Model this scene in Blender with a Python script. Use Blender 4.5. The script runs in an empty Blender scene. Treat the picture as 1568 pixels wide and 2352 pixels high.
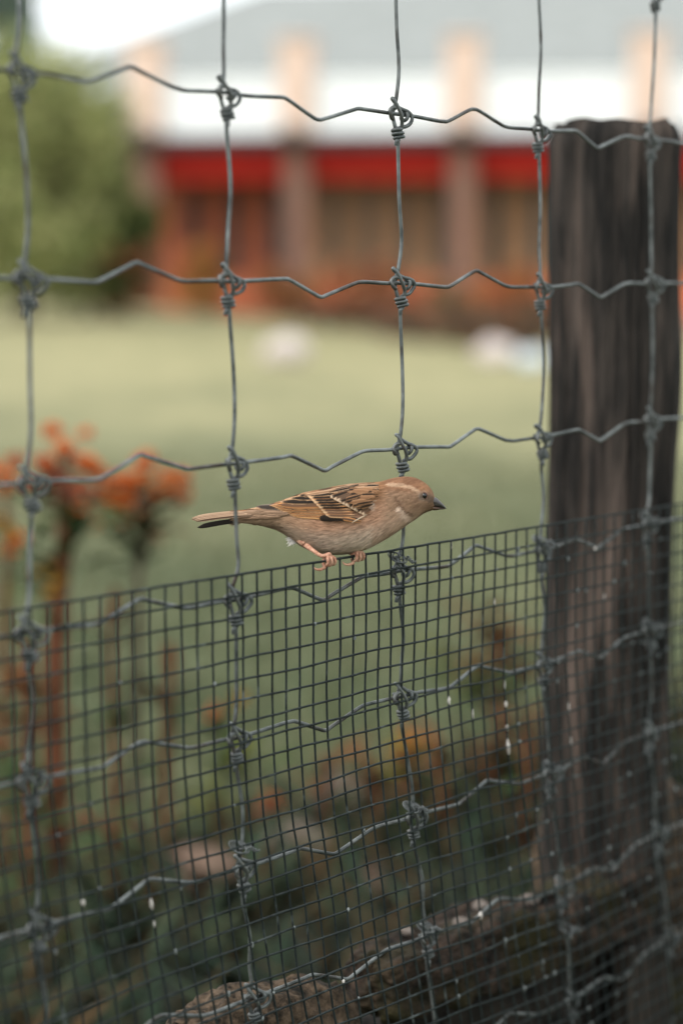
import bpy, bmesh, math, random
import numpy as np
from mathutils import Vector, Matrix, noise
random.seed(7)
rng = np.random.default_rng(11)
R = math.radians
scn = bpy.context.scene
COL = scn.collection

# ------------------------------------------------------------------ camera
EYE = 0.85
FPX, CX, CY = 4421.0, 784.0, 1176.0
PITCH = math.atan(0.1192)
cam = bpy.data.cameras.new('camera')
cam.sensor_fit = 'VERTICAL'
cam.sensor_height = 36.0
cam.sensor_width = 24.0
cam.lens = FPX * 36.0 / 2352.0
cam.clip_start = 0.05
cam.clip_end = 2000.0
cam.dof.use_dof = True
cam.dof.focus_distance = 1.205
cam.dof.aperture_fstop = 2.85
cam.dof.aperture_blades = 0
camo = bpy.data.objects.new('camera', cam)
COL.objects.link(camo)
camo.location = (0, 0, EYE)
camo.rotation_euler = (math.pi / 2 - PITCH, 0, 0)
scn.camera = camo

# ------------------------------------------------------------------ sky, sun, exposure
SUN_EL, SUN_AZ = 48.0, 228.0          # azimuth measured from +Y clockwise: behind the camera, to its left
world = bpy.data.worlds.new('World')
scn.world = world
world.use_nodes = True
wn = world.node_tree
wn.nodes.clear()
wout = wn.nodes.new('ShaderNodeOutputWorld')
wbg = wn.nodes.new('ShaderNodeBackground')
sky = wn.nodes.new('ShaderNodeTexSky')
sky.sky_type = 'NISHITA'
sky.sun_disc = False
sky.sun_elevation = R(SUN_EL)
sky.sun_rotation = R(SUN_AZ)
sky.air_density = 1.0
sky.dust_density = 6.0
sky.ozone_density = 1.0
whs = wn.nodes.new('ShaderNodeHueSaturation')
whs.inputs['Saturation'].default_value = 0.22
wbg.inputs['Strength'].default_value = 0.15
wn.links.new(sky.outputs[0], whs.inputs['Color'])
wmx = wn.nodes.new('ShaderNodeMix')          # even white overcast over the clear sky
wmx.data_type = 'RGBA'
wmx.inputs['Factor'].default_value = 0.8
wmx.inputs['B'].default_value = (8.3, 8.8, 9.0, 1)
wn.links.new(whs.outputs[0], wmx.inputs['A'])
wn.links.new(wmx.outputs['Result'], wbg.inputs['Color'])
wn.links.new(wbg.outputs[0], wout.inputs['Surface'])
sl = bpy.data.lights.new('sun', 'SUN')
sl.energy = 1.3
sl.angle = R(20)
sl.color = (1.0, 0.95, 0.88)
so = bpy.data.objects.new('sun', sl)
COL.objects.link(so)
az, el = R(SUN_AZ), R(SUN_EL)
sdir = Vector((math.sin(az) * math.cos(el), math.cos(az) * math.cos(el), math.sin(el)))
so.rotation_euler = sdir.to_track_quat('Z', 'Y').to_euler()
so.location = sdir * 50

scn.view_settings.view_transform = 'Standard'
scn.view_settings.look = 'None'
scn.view_settings.exposure = 0.65
scn.view_settings.gamma = 1.0
scn.view_settings.use_curve_mapping = False
scn.render.engine = 'CYCLES'
scn.cycles.use_denoising = True
scn.cycles.max_bounces = 6
scn.render.film_transparent = False

# ------------------------------------------------------------------ helpers
FWD = np.array([0, math.cos(PITCH), -math.sin(PITCH)])
UPV = np.array([0, math.sin(PITCH), math.cos(PITCH)])
RGT = np.array([1.0, 0, 0])
CAMP = np.array([0, 0, EYE])

def ray(px, py):
    return FWD + (px - CX) / FPX * RGT - (py - CY) / FPX * UPV

def at(px, py, Y):
    """world point seen at a photograph position, at the world depth Y"""
    d = ray(px, py)
    return CAMP + d * (Y / d[1])

# fence frame: u along the fence, z up, w towards the camera side
FP = at(914, 649, 1.22)
FT = np.array([0.66281, 0.74879, 0.0])
FN = np.array([0.74879, -0.66281, 0.0])     # camera side

def fence(u, z, w=0.0):
    """millimetres along the fence, metres... u, w in mm; z in mm above ground"""
    q = FP + FT * (u / 1000.0) + FN * (w / 1000.0)
    return Vector((q[0], q[1], z / 1000.0))

def link(o, parent=None):
    COL.objects.link(o)
    if parent is not None:
        o.parent = parent
    return o

def tag(o, label=None, cat=None, group=None, kind=None):
    if label: o['label'] = label
    if cat: o['category'] = cat
    if group: o['group'] = group
    if kind: o['kind'] = kind
    return o

def empty(name, loc=(0, 0, 0), rz=0.0):
    o = bpy.data.objects.new(name, None)
    o.empty_display_size = 0.05
    COL.objects.link(o)
    o.location = loc
    o.rotation_euler = (0, 0, rz)
    return o

def mesh_obj(name, verts, faces, mat, parent=None, smooth=True, cols=None, mats=None, midx=None):
    me = bpy.data.meshes.new(name)
    me.from_pydata([tuple(v) for v in verts], [], faces)
    if mats:
        for m in mats: me.materials.append(m)
        if midx is not None: me.polygons.foreach_set('material_index', midx)
    elif mat:
        me.materials.append(mat)
    if smooth:
        me.polygons.foreach_set('use_smooth', [True] * len(me.polygons))
    if cols is not None:
        ca = me.color_attributes.new('col', 'FLOAT_COLOR', 'POINT')
        a = np.ones((len(verts), 4), dtype=np.float32)
        a[:, :3] = np.asarray(cols, dtype=np.float32)[:, :3]
        ca.data.foreach_set('color', a.ravel())
    me.update()
    o = bpy.data.objects.new(name, me)
    link(o, parent)
    return o

def catmull(pts, n):
    P = [Vector(p) for p in pts]
    P = [P[0] * 2 - P[1]] + P + [P[-1] * 2 - P[-2]]
    out = []
    for i in range(1, len(P) - 2):
        p0, p1, p2, p3 = P[i - 1], P[i], P[i + 1], P[i + 2]
        for k in range(n):
            t = k / n
            out.append(0.5 * ((2 * p1) + (p2 - p0) * t + (2 * p0 - 5 * p1 + 4 * p2 - p3) * t * t + (3 * p1 - p0 - 3 * p2 + p3) * t ** 3))
    out.append(P[-2])
    return out

def tube_data(path, rad, ns=8, V=None, Fc=None, cap=True):
    """sweep a circle along a path; rad may be a number or a list"""
    V = [] if V is None else V
    Fc = [] if Fc is None else Fc
    n = len(path)
    path = [Vector(p) for p in path]
    t0 = (path[1] - path[0]).normalized()
    ref = Vector((0, 0, 1)) if abs(t0.z) < 0.9 else Vector((1, 0, 0))
    nrm = (ref - t0 * ref.dot(t0)).normalized()
    b0 = len(V)
    for i in range(n):
        a = path[max(i - 1, 0)]; c = path[min(i + 1, n - 1)]
        t = c - a
        t = t.normalized() if t.length > 1e-9 else t0
        nrm = nrm - t * nrm.dot(t)
        nrm = nrm.normalized() if nrm.length > 1e-9 else t.orthogonal().normalized()
        bi = t.cross(nrm)
        r = rad[i] if hasattr(rad, '__len__') else rad
        for k in range(ns):
            a_ = 2 * math.pi * k / ns
            V.append(path[i] + nrm * (math.cos(a_) * r) + bi * (math.sin(a_) * r))
    for i in range(n - 1):
        for k in range(ns):
            k2 = (k + 1) % ns
            Fc.append((b0 + i * ns + k, b0 + i * ns + k2, b0 + (i + 1) * ns + k2, b0 + (i + 1) * ns + k))
    if cap:
        Fc.append(tuple(b0 + k for k in reversed(range(ns))))
        Fc.append(tuple(b0 + (n - 1) * ns + k for k in range(ns)))
    return V, Fc

def box_data(x0, x1, y0, y1, z0, z1, V=None, Fc=None):
    V = [] if V is None else V
    Fc = [] if Fc is None else Fc
    b = len(V)
    V += [Vector(p) for p in ((x0, y0, z0), (x1, y0, z0), (x1, y1, z0), (x0, y1, z0), (x0, y0, z1), (x1, y0, z1), (x1, y1, z1), (x0, y1, z1))]
    for q in ((3, 2, 1, 0), (4, 5, 6, 7), (0, 1, 5, 4), (1, 2, 6, 5), (2, 3, 7, 6), (3, 0, 4, 7)):
        Fc.append(tuple(b + i for i in q))
    return V, Fc

def boxo(name, x0, x1, y0, y1, z0, z1, mat, parent=None, bevel=0.0):
    V, Fc = box_data(x0, x1, y0, y1, z0, z1)
    o = mesh_obj(name, V, Fc, mat, parent, smooth=False)
    if bevel:
        m = o.modifiers.new('bevel', 'BEVEL'); m.width = bevel; m.segments = 2
    return o

# ------------------------------------------------------------------ materials
def mat_new(name):
    m = bpy.data.materials.new(name)
    m.use_nodes = True
    nt = m.node_tree
    return m, nt, nt.nodes['Principled BSDF']

def mat_noise(name, c1, c2, scale=20.0, rough=0.7, metal=0.0, detail=6.0, stretch=None, c3=None, scale3=3.0, thr3=(0.55, 0.65), bump=0.0, bscale=None, bdist=0.001, obj=True, ramp=(0.35, 0.65), spec=0.2):
    m, nt, b = mat_new(name)
    tc = nt.nodes.new('ShaderNodeTexCoord')
    src = tc.outputs['Object']
    if stretch:
        mp = nt.nodes.new('ShaderNodeMapping')
        mp.inputs['Scale'].default_value = stretch
        nt.links.new(src, mp.inputs['Vector']); src = mp.outputs[0]
    nz = nt.nodes.new('ShaderNodeTexNoise')
    nz.inputs['Scale'].default_value = scale
    nz.inputs['Detail'].default_value = detail
    nz.inputs['Roughness'].default_value = 0.6
    nt.links.new(src, nz.inputs['Vector'])
    rp = nt.nodes.new('ShaderNodeValToRGB')
    rp.color_ramp.elements[0].position = ramp[0]; rp.color_ramp.elements[1].position = ramp[1]
    rp.color_ramp.elements[0].color = (*c1, 1); rp.color_ramp.elements[1].color = (*c2, 1)
    nt.links.new(nz.outputs['Fac'], rp.inputs['Fac'])
    out = rp.outputs[0]
    if c3:
        n3 = nt.nodes.new('ShaderNodeTexNoise')
        n3.inputs['Scale'].default_value = scale3; n3.inputs['Detail'].default_value = 5
        nt.links.new(src, n3.inputs['Vector'])
        mr = nt.nodes.new('ShaderNodeMapRange')
        mr.inputs['From Min'].default_value = thr3[0]; mr.inputs['From Max'].default_value = thr3[1]
        nt.links.new(n3.outputs['Fac'], mr.inputs['Value'])
        mx = nt.nodes.new('ShaderNodeMix'); mx.data_type = 'RGBA'
        nt.links.new(mr.outputs[0], mx.inputs['Factor'])
        nt.links.new(out, mx.inputs['A']); mx.inputs['B'].default_value = (*c3, 1)
        out = mx.outputs['Result']
    nt.links.new(out, b.inputs['Base Color'])
    b.inputs['Roughness'].default_value = rough
    b.inputs['Metallic'].default_value = metal
    b.inputs['Specular IOR Level'].default_value = spec
    if bump:
        nb = nt.nodes.new('ShaderNodeTexNoise'); nb.inputs['Scale'].default_value = bscale or scale * 2
        nb.inputs['Detail'].default_value = 6
        nt.links.new(src, nb.inputs['Vector'])
        bp = nt.nodes.new('ShaderNodeBump'); bp.inputs['Strength'].default_value = bump; bp.inputs['Distance'].default_value = bdist
        nt.links.new(nb.outputs['Fac'], bp.inputs['Height'])
        nt.links.new(bp.outputs[0], b.inputs['Normal'])
    return m

def mat_vcol(name, rough=0.8, spec=0.2, mul=1.0, sheen=0.0):
    m, nt, b = mat_new(name)
    at_ = nt.nodes.new('ShaderNodeAttribute'); at_.attribute_name = 'col'
    nt.links.new(at_.outputs['Color'], b.inputs['Base Color'])
    b.inputs['Roughness'].default_value = rough
    b.inputs['Specular IOR Level'].default_value = spec
    b.inputs['Sheen Weight'].default_value = sheen
    return m

M = {}
M['wire'] = mat_noise('galvanised_wire', (0.040, 0.046, 0.045), (0.16, 0.172, 0.168), 70, 0.42, 0.35, c3=(0.035, 0.024, 0.018), scale3=45, thr3=(0.52, 0.70), bump=0.25, bscale=500, bdist=0.0004, spec=.5)
M['mesh'] = mat_noise('weathered_shaded_mesh', (0.006, 0.009, 0.009), (0.020, 0.026, 0.025), 120, 0.6, 0.0, c3=(0.10, 0.115, 0.11), scale3=55, thr3=(0.62, 0.78), bump=0.3, bscale=700, bdist=0.0003, spec=.18)  # weathered grey, kept extra dark in place of shade around the fence foot
M['tie'] = mat_noise('tie_wire_metal', (0.06, 0.065, 0.065), (0.14, 0.15, 0.15), 150, 0.4, 0.5, spec=.5)
M['zinc'] = mat_noise('zinc_crust', (0.07, 0.08, 0.08), (0.22, 0.235, 0.23), 300, 0.7)
M['drop'] = mat_noise('dropping_white', (0.28, 0.24, 0.21), (0.62, 0.58, 0.54), 400, 0.75)
M['post'] = mat_noise('weathered_post_wood', (0.0065, 0.0057, 0.005), (0.036, 0.029, 0.0245), 9, 0.8, stretch=(11, 11, 1.3), c3=(0.105, 0.077, 0.063), scale3=5.0, thr3=(0.50, 0.70), ramp=(.40, .62), spec=.2, bump=0.8, bscale=30, bdist=0.004)
M['post_top'] = mat_noise('post_end_grain', (0.03, 0.026, 0.023), (0.09, 0.08, 0.07), 60, 0.9)
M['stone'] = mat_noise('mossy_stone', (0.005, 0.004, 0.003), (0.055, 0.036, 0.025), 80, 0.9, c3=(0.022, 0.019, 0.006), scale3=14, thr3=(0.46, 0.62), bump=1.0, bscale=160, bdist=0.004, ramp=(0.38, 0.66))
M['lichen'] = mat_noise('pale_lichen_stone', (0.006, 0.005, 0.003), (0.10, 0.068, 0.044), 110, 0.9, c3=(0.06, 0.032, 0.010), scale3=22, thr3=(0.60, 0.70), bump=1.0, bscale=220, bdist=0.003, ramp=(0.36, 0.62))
M['shadestone'] = mat_noise('shaded_stone', (0.004, 0.004, 0.0035), (0.03, 0.024, 0.019), 40, 0.8, bump=1.0, bscale=120, bdist=0.004)  # stone colour darkened to paint the shade beneath the slab
M['pebble'] = mat_noise('pale_pebble', (0.10, 0.08, 0.068), (0.2, 0.17, 0.15), 200, 0.8)
M['board'] = mat_noise('old_board', (0.02, 0.016, 0.013), (0.05, 0.038, 0.03), 20, 0.85, stretch=(5, 5, 0.6))
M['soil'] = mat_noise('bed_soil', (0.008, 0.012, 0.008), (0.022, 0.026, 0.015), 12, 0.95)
M['feather'] = mat_vcol('feather', 0.7, 0.12)
M['plumage'] = mat_vcol('plumage', 0.85, 0.06)
M['skin'] = mat_noise('pink_scaly_skin', (0.28, 0.115, 0.07), (0.56, 0.33, 0.23), 420, 0.65, bump=0.5, bscale=1500, bdist=0.0003)
M['beak'] = mat_vcol('horn_beak', 0.38, 0.5)
m, nt, b = mat_new('eye_black'); b.inputs['Base Color'].default_value = (0.006, 0.005, 0.005, 1); b.inputs['Roughness'].default_value = 0.06; M['eye'] = m
M['claw'] = mat_noise('claw_horn', (0.10, 0.05, 0.035), (0.2, 0.1, 0.07), 300, 0.4)

# ================================================================== GROUND
def lawn_z(x, y):
    t = min(max((y - 12.0) / 18.0, 0.0), 1.0); t = t * t * (3 - 2 * t)
    s = min(max((2.5 - x) / 6.0, 0.0), 1.0); s = s * s * (3 - 2 * s)
    return 0.46 * t * s + 0.02 * math.sin(x * 0.9 + y * 0.5) * min(1.0, max(0, (y - 4) / 6))

def make_lawn():
    xs = sorted(set([-400, -200, -90, -50, -30] + [x * 1.0 for x in range(-20, 21)] + [30, 50, 90, 200, 400]))
    ys = sorted(set([-300, -120, -50, -20, -8] + [-4 + k * 1.0 for k in range(0, 48)] + [50, 70, 110, 200, 400, 900]))
    V = [(x, y, lawn_z(x, y)) for y in ys for x in xs]
    nx = len(xs)
    Fc = [(j * nx + i, j * nx + i + 1, (j + 1) * nx + i + 1, (j + 1) * nx + i) for j in range(len(ys) - 1) for i in range(nx - 1)]
    m, nt, b = mat_new('lawn_grass')
    tc = nt.nodes.new('ShaderNodeTexCoord')
    n1 = nt.nodes.new('ShaderNodeTexNoise'); n1.inputs['Scale'].default_value = 0.55; n1.inputs['Detail'].default_value = 5
    n2 = nt.nodes.new('ShaderNodeTexNoise'); n2.inputs['Scale'].default_value = 4; n2.inputs['Detail'].default_value = 6
    nt.links.new(tc.outputs['Object'], n1.inputs[0]); nt.links.new(tc.outputs['Object'], n2.inputs[0])
    sp = nt.nodes.new('ShaderNodeSeparateXYZ'); nt.links.new(tc.outputs['Object'], sp.inputs[0])
    # the far end of the lawn is dry and straw coloured
    mr = nt.nodes.new('ShaderNodeMapRange'); mr.inputs['From Min'].default_value = 3.0; mr.inputs['From Max'].default_value = 17.0
    nt.links.new(sp.outputs['Y'], mr.inputs['Value'])
    ad = nt.nodes.new('ShaderNodeMath'); ad.operation = 'MULTIPLY_ADD'
    nt.links.new(n1.outputs['Fac'], ad.inputs[0]); ad.inputs[1].default_value = 1.5
    mm = nt.nodes.new('ShaderNodeMath'); mm.operation = 'SUBTRACT'
    nt.links.new(mr.outputs[0], mm.inputs[0]); mm.inputs[1].default_value = 0.75
    nt.links.new(mm.outputs[0], ad.inputs[2])
    mx = nt.nodes.new('ShaderNodeMix'); mx.data_type = 'RGBA'
    nt.links.new(ad.outputs[0], mx.inputs['Factor'])
    mx.inputs['A'].default_value = (0.084, 0.100, 0.056, 1)
    mx.inputs['B'].default_value = (0.285, 0.262, 0.150, 1)
    m2 = nt.nodes.new('ShaderNodeMix'); m2.data_type = 'RGBA'; m2.blend_type = 'MULTIPLY'
    m2.inputs['Factor'].default_value = 0.6
    nt.links.new(mx.outputs['Result'], m2.inputs['A'])
    rp = nt.nodes.new('ShaderNodeValToRGB'); rp.color_ramp.elements[0].position = .3; rp.color_ramp.elements[1].position = .7; rp.color_ramp.elements[0].color = (0.5, 0.55, 0.45, 1); rp.color_ramp.elements[1].color = (1.1, 1.05, 1, 1)
    nt.links.new(n2.outputs['Fac'], rp.inputs[0]); nt.links.new(rp.outputs[0], m2.inputs['B'])
    nt.links.new(m2.outputs['Result'], b.inputs['Base Color'])
    b.inputs['Roughness'].default_value = 0.95; b.inputs['Specular IOR Level'].default_value = 0.1
    o = mesh_obj('lawn', V, Fc, m)
    tag(o, kind='structure')
make_lawn()

def make_bed():
    # soil strip along the far side of the fence
    V, Fc = [], []
    n, k = 40, 10
    for i in range(n + 1):
        u = -4000 + 9000 * i / n
        for j in range(k + 1):
            w = -30 - 1150 * j / k - (180 * noise.noise(Vector((u * 0.001, 0, 3))) if j == k else 0)
            q = fence(u, 0, w)
            q.z = 0.004 + 0.05 * math.sin(math.pi * j / k) + 0.012 * noise.noise(q * 4)
            V.append(q)
    for i in range(n):
        for j in range(k):
            a = i * (k + 1) + j
            Fc.append((a, a + k + 1, a + k + 2, a + 1))
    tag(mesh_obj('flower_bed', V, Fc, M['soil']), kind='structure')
make_bed()

# leaf shaped data -------------------------------------------------------
def blades(name, pts, mat, cols, hmin, hmax, wid, bend, label, parent=None):
    n = len(pts)
    V = np.zeros((n, 5, 3)); C = np.zeros((n, 5, 3))
    a = rng.uniform(0, 2 * math.pi, n); h = rng.uniform(hmin, hmax, n)
    dx, dy = np.cos(a), np.sin(a)
    lean = rng.uniform(0.1, bend, n) * h
    w = wid * rng.uniform(0.6, 1.3, n)
    P = np.asarray(pts)
    for k, (t, ww) in enumerate(((0, -.7), (0, .7), (.55, -1), (.55, 1), (1, 0))):
        V[:, k, 0] = P[:, 0] + dx * lean * t * t - dy * w * ww * .5
        V[:, k, 1] = P[:, 1] + dy * lean * t * t + dx * w * ww * .5
        V[:, k, 2] = P[:, 2] + h * t * (1 - .25 * bend * t)
    c = np.asarray(cols)
    pick = c[rng.integers(0, len(c), n)] * rng.uniform(.7, 1.3, (n, 1))
    C[:] = pick[:, None, :]
    b = (np.arange(n) * 5)[:, None]
    F4 = (b + np.array([0, 1, 3, 2])).tolist(); F3 = (b + np.array([2, 3, 4])).tolist()
    o = mesh_obj(name, V.reshape(-1, 3), F4 + F3, mat, parent, cols=C.reshape(-1, 3))
    return o
M['leaf'] = mat_vcol('leaf', 0.85, 0.06)
M['petal'] = mat_vcol('petal', 0.8, 0.08)
# lawn blades in the strip nearest the bed
pts = []
while len(pts) < 32000:
    y = 2.4 + 7.1 * random.random() ** 1.6
    x = random.uniform(-.36, .36) * y
    q = np.array([x, y, 0]) - FP
    if np.dot(q, FN) > -1.05: continue
    pts.append((x, y, lawn_z(x, y)))
tag(blades('grass_blades', pts, M['leaf'], [(.07, .085, .042), (.09, .105, .055), (.115, .11, .062)], .02, .06, .005, .8, ''), kind='stuff')
pts = []
while len(pts) < 3000:
    u = random.uniform(-500, 2300); w = -random.uniform(200, 1150)
    q = fence(u, 0, w)
    if abs(q.x) > .42 * q.y: continue
    pts.append((q.x, q.y, .02))
tag(blades('bed_ground_cover', pts, M['leaf'], [(.014, .024, .015), (.019, .030, .019), (.026, .036, .021), (.032, .038, .021), (.038, .031, .017), (.045, .029, .014)], .04, .18, .016, 1.2, ''), kind='stuff')

# ================================================================== HOUSE (about 30 m away)
HA = R(7.5)
HT = np.array([math.cos(HA), -math.sin(HA), 0.0])
HN = np.array([-math.sin(HA), -math.cos(HA), 0.0])    # towards the camera
HP = np.array([0.0, 30.0, 0.0])
def hx(px, back=0.0):
    """distance along the facade of the line seen at photograph column px"""
    d = ray(px, 649); 
    base = HP - HN * back
    s = np.dot(base, HN) / np.dot(d, HN)
    return float(np.dot(d * s - base, HT))
def hz(px, py, back=0.0):
    d = ray(px, py); base = HP - HN * back
    s = np.dot(base - CAMP, HN) / np.dot(d, HN)
    return float((CAMP + d * s)[2])
M['brick'] = mat_noise('dull_brick_render', (0.155, 0.085, 0.062), (0.23, 0.13, 0.095), 6, 0.85)
M['ochre'] = mat_noise('ochre_brick', (0.40, 0.21, 0.10), (0.54, 0.30, 0.15), 3, 0.85)
M['peach'] = mat_noise('peach_render', (0.60, 0.44, 0.35), (0.68, 0.52, 0.43), 4, 0.8)
M['white'] = mat_noise('white_painted_boards', (0.76, 0.78, 0.78), (0.84, 0.85, 0.85), 3, 0.5)
M['beam'] = mat_noise('dark_timber', (0.035, 0.03, 0.03), (0.06, 0.05, 0.05), 5, 0.7)
M['red'] = mat_noise('red_cloth', (0.30, 0.009, 0.004), (0.38, 0.014, 0.006), 2, 0.7)
M['redwood'] = mat_noise('red_brown_boarding', (0.34, 0.09, 0.045), (0.46, 0.14, 0.065), 4, 0.8)
M['teal'] = mat_noise('dark_glass', (0.03, 0.055, 0.055), (0.06, 0.10, 0.10), 2, 0.2)
M['frame'] = mat_noise('dark_frame', (0.05, 0.025, 0.018), (0.08, 0.04, 0.03), 5, 0.6)
M['tealframe'] = mat_noise('teal_frame', (0.025, 0.06, 0.06), (0.04, 0.085, 0.085), 5, 0.5)
M['roof'] = mat_noise('grey_roof', (0.185, 0.195, 0.185), (0.24, 0.25, 0.24), 3, 0.55)
M['fascia'] = mat_noise('grey_fascia', (0.12, 0.15, 0.145), (0.16, 0.19, 0.18), 3, 0.6)
M['greywall'] = mat_noise('grey_wall', (0.36, 0.37, 0.365), (0.44, 0.45, 0.445), 2, 0.8)
M['terrace'] = mat_noise('terrace_paving', (0.22, 0.15, 0.11), (0.3, 0.21, 0.16), 3, 0.9)

house = empty('house', tuple(HP), -HA)
tag(house, 'long pale house with red hung veranda, grey hipped roof and white parapet', 'house')
# local frame of the house: x along the facade, -y towards the camera
pill_px = [345, 685, 1062, 1478]
pill_x = [hx(p) for p in pill_px]
pill_x += [pill_x[-1] + 2.75, pill_x[-1] + 5.6]
beam_z0, beam_z1 = hz(784, 336), hz(784, 312)
par_top, pier_top = hz(784, 186), hz(784, 96)
xL, xR = pill_x[0] - .85, pill_x[-1] + .45
boxo('white_parapet', xL, pill_x[0] - .263, -.12, .05, beam_z1 + .002, par_top, M['white'], house)
boxo('terrace', xL, xR, -.55, 2.4, -.5, .36, M['terrace'], house)
for i, x in enumerate(pill_x):
    boxo('brick_pillar', x - .19, x + .19, -.20, .20, .36, beam_z0, M['brick'], house)
    pr = boxo('parapet_pier', x - .26, x + .26, -.28, .28, beam_z1 + .002, pier_top, M['peach'], house)
    boxo('pier_cap', -.30 + x, .30 + x, -.33, .33, pier_top + .002, pier_top + .06, M['peach'], pr)
    boxo('beam_bracket', x - .13, x + .13, -.62, -.36, beam_z1 - .1, beam_z1 + .10, M['beam'], house)
boxo('veranda_beam', xL, xR, -.35, .35, beam_z0 + .001, beam_z1, M['beam'], house)
boxo('veranda_ceiling', xL, xR, .351, 2.4, beam_z0 + .03, beam_z1, M['beam'], house)
for i in range(len(pill_x) - 1):
    a, c = pill_x[i] + .26, pill_x[i + 1] - .26
    pn = boxo('white_parapet', a + .003, c - .003, -.12, .05, beam_z1 + .002, par_top, M['white'], house)
    nb = 5
    for k in range(nb):
        z0 = beam_z1 + .02 + (par_top - beam_z1 - .04) * k / nb
        boxo('board', a + .02, c - .02, -.15, -.121, z0 + .008, z0 + (par_top - beam_z1 - .04) / nb - .008, M['white'], pn)
    boxo('parapet_rail', a + .003, c - .003, -.16, .09, par_top + .002, par_top + .07, M['white'], house)
    a, c = pill_x[i] + .193, pill_x[i + 1] - .193
    boxo('red_valance', a, c, -.06, .02, beam_z0 - .50, beam_z0 - .003, M['red'], house)
    nf = 6
    low = boxo('low_brick_wall', a, c, -.15, .12, .362, .92, M['redwood'], house)
    # back wall of the bay, recessed
    wl = boxo('bay_wall', a - .25, c + .25, .95, 1.25, .362, beam_z0 - .005, M['redwood'] if i == 0 else M['ochre'], house)
    nwin = 3 if i == 0 else 4
    for k in range(nwin):
        x0 = a + (c - a) * (k + .30) / nwin; x1 = a + (c - a) * (k + .66) / nwin
        fr = boxo('bay_window', x0, x1, 0.89, .948, .95, beam_z0 - .55, M['tealframe'] if i else M['frame'], house)
        for s in range(2):
            xa = x0 + (x1 - x0) * (s * .5) + .03; xb = x0 + (x1 - x0) * (s * .5 + .5) - .03
            boxo('window_pane', xa, xb, 0.87, .888, 1.0, beam_z0 - .62, M['teal'], fr)
# upper storey set back, with its windows, and the hipped roof
B = 2.8
ux0, ux1 = hx(190, B), xR + 3
ez = hz(784, 185, B)
boxo('upper_wall', ux0, ux1, B, B + 7, beam_z1 + .01, ez, M['greywall'], house)
for px in (520, 815, 930, 1180, 1330):
    x = hx(px, B)
    w = boxo('upper_window', x - .42, x + .42, B - .05, B - .001, ez - .95, ez - .12, M['frame'], house)
    for s in (-1, 1):
        boxo('upper_pane', x + s * .2 - .17, x + s * .2 + .17, B - .07, B - .052, ez - .9, ez - .17, M['teal'], w)
rx0, rx1 = hx(60, B), ux1 + .6
rz = hz(600, -30, B + 3.5)
V = [Vector(p) for p in ((rx0, B - .7, ez), (rx1, B - .7, ez), (rx1, B + 7.7, ez), (rx0, B + 7.7, ez))]
hxr = hx(610, B + 3.5)
V += [Vector((hxr, B + 3.5, rz)), Vector((rx1 - 3.5, B + 3.5, rz))]
V += [v - Vector((0, 0, .16)) for v in V[:4]]
Fc = [(0, 1, 5, 4), (1, 2, 5), (2, 3, 4, 5), (3, 0, 4), (9, 8, 7, 6), (0, 6, 7, 1), (1, 7, 8, 2), (2, 8, 9, 3), (3, 9, 6, 0)]
rf = mesh_obj('roof', V, Fc, M['roof'], house, smooth=False)
boxo('gutter', rx0 - .02, rx1, B - .82, B - .703, ez - .12, ez + .02, M['fascia'], rf)

# ------------------------------------------------------------------ foliage builder
def leaf_cloud(n, fn, size, cols, flat=.4):
    """n leaf faces; fn() gives a position"""
    P = np.array([fn() for _ in range(n)])
    d = rng.normal(size=(n, 3)); d /= np.linalg.norm(d, axis=1)[:, None]
    e = np.cross(d, rng.normal(size=(n, 3))); e /= np.linalg.norm(e, axis=1)[:, None]
    s = size * rng.uniform(.6, 1.4, (n, 1))
    V = np.stack([P - d * s, P + e * s * flat, P + d * s, P - e * s * flat], axis=1)
    c = np.asarray(cols)[rng.integers(0, len(cols), n)] * rng.uniform(.65, 1.35, (n, 1))
    C = np.repeat(c[:, None, :], 4, axis=1)
    Fc = (np.arange(n)[:, None] * 4 + np.array([0, 1, 2, 3])).tolist()
    return V.reshape(-1, 3), Fc, C.reshape(-1, 3)

M['bark'] = mat_noise('bark', (0.05, 0.038, 0.028), (0.12, 0.09, 0.07), 8, 0.9, stretch=(4, 4, .6), bump=.5)
def shrub(name, label, cat, base, rad, h, n, size, cols, clumps=9, group=None, trunk_h=.3):
    r = empty(name, base)
    tag(r, label, cat, group)
    cl = []
    for k in range(clumps):
        a = random.uniform(0, 2 * math.pi); q = random.random() ** .5 * rad * .75
        zz = trunk_h + (h - trunk_h) * random.uniform(.12, .92)
        f = 1 - .55 * abs(zz / h - .45)
        cl.append((Vector((math.cos(a) * q * f, math.sin(a) * q * f, zz)), random.uniform(.28, .5) * min(rad, h * .6)))
    def fn():
        c, rr = random.choice(cl)
        while True:
            v = Vector((random.uniform(-1, 1), random.uniform(-1, 1), random.uniform(-1, 1)))
            if .2 < v.length < 1: break
        v = c + v * rr
        return (v.x, v.y, max(.03, v.z))
    V, Fc, C = leaf_cloud(n, fn, size, cols)
    # each clump leans to its own green
    mesh_obj('crown', V, Fc, M['leaf'], r, smooth=False, cols=C)
    Vt, Ft = [], []
    tube_data([(0, 0, -.05), (.02, .01, h * .3), (.0, .05, h * .62)], [rad * .06 + .02, rad * .045 + .015, .015], 8, Vt, Ft)
    for c, rr in cl:
        tube_data([(.01, .01, h * .2), tuple(c * .5 + Vector((0, 0, h * .12))), tuple(c)], [rad * .03 + .01, rad * .02 + .006, .006], 5, Vt, Ft)
    mesh_obj('trunk', Vt, Ft, M['bark'], r)
    return r
def gpt(px, Y):
    q = at(px, 649, Y); return (q[0], Y, lawn_z(q[0], Y))
LG = [(.23, .255, .10), (.30, .31, .12), (.15, .185, .065), (.36, .35, .155)]
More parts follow.
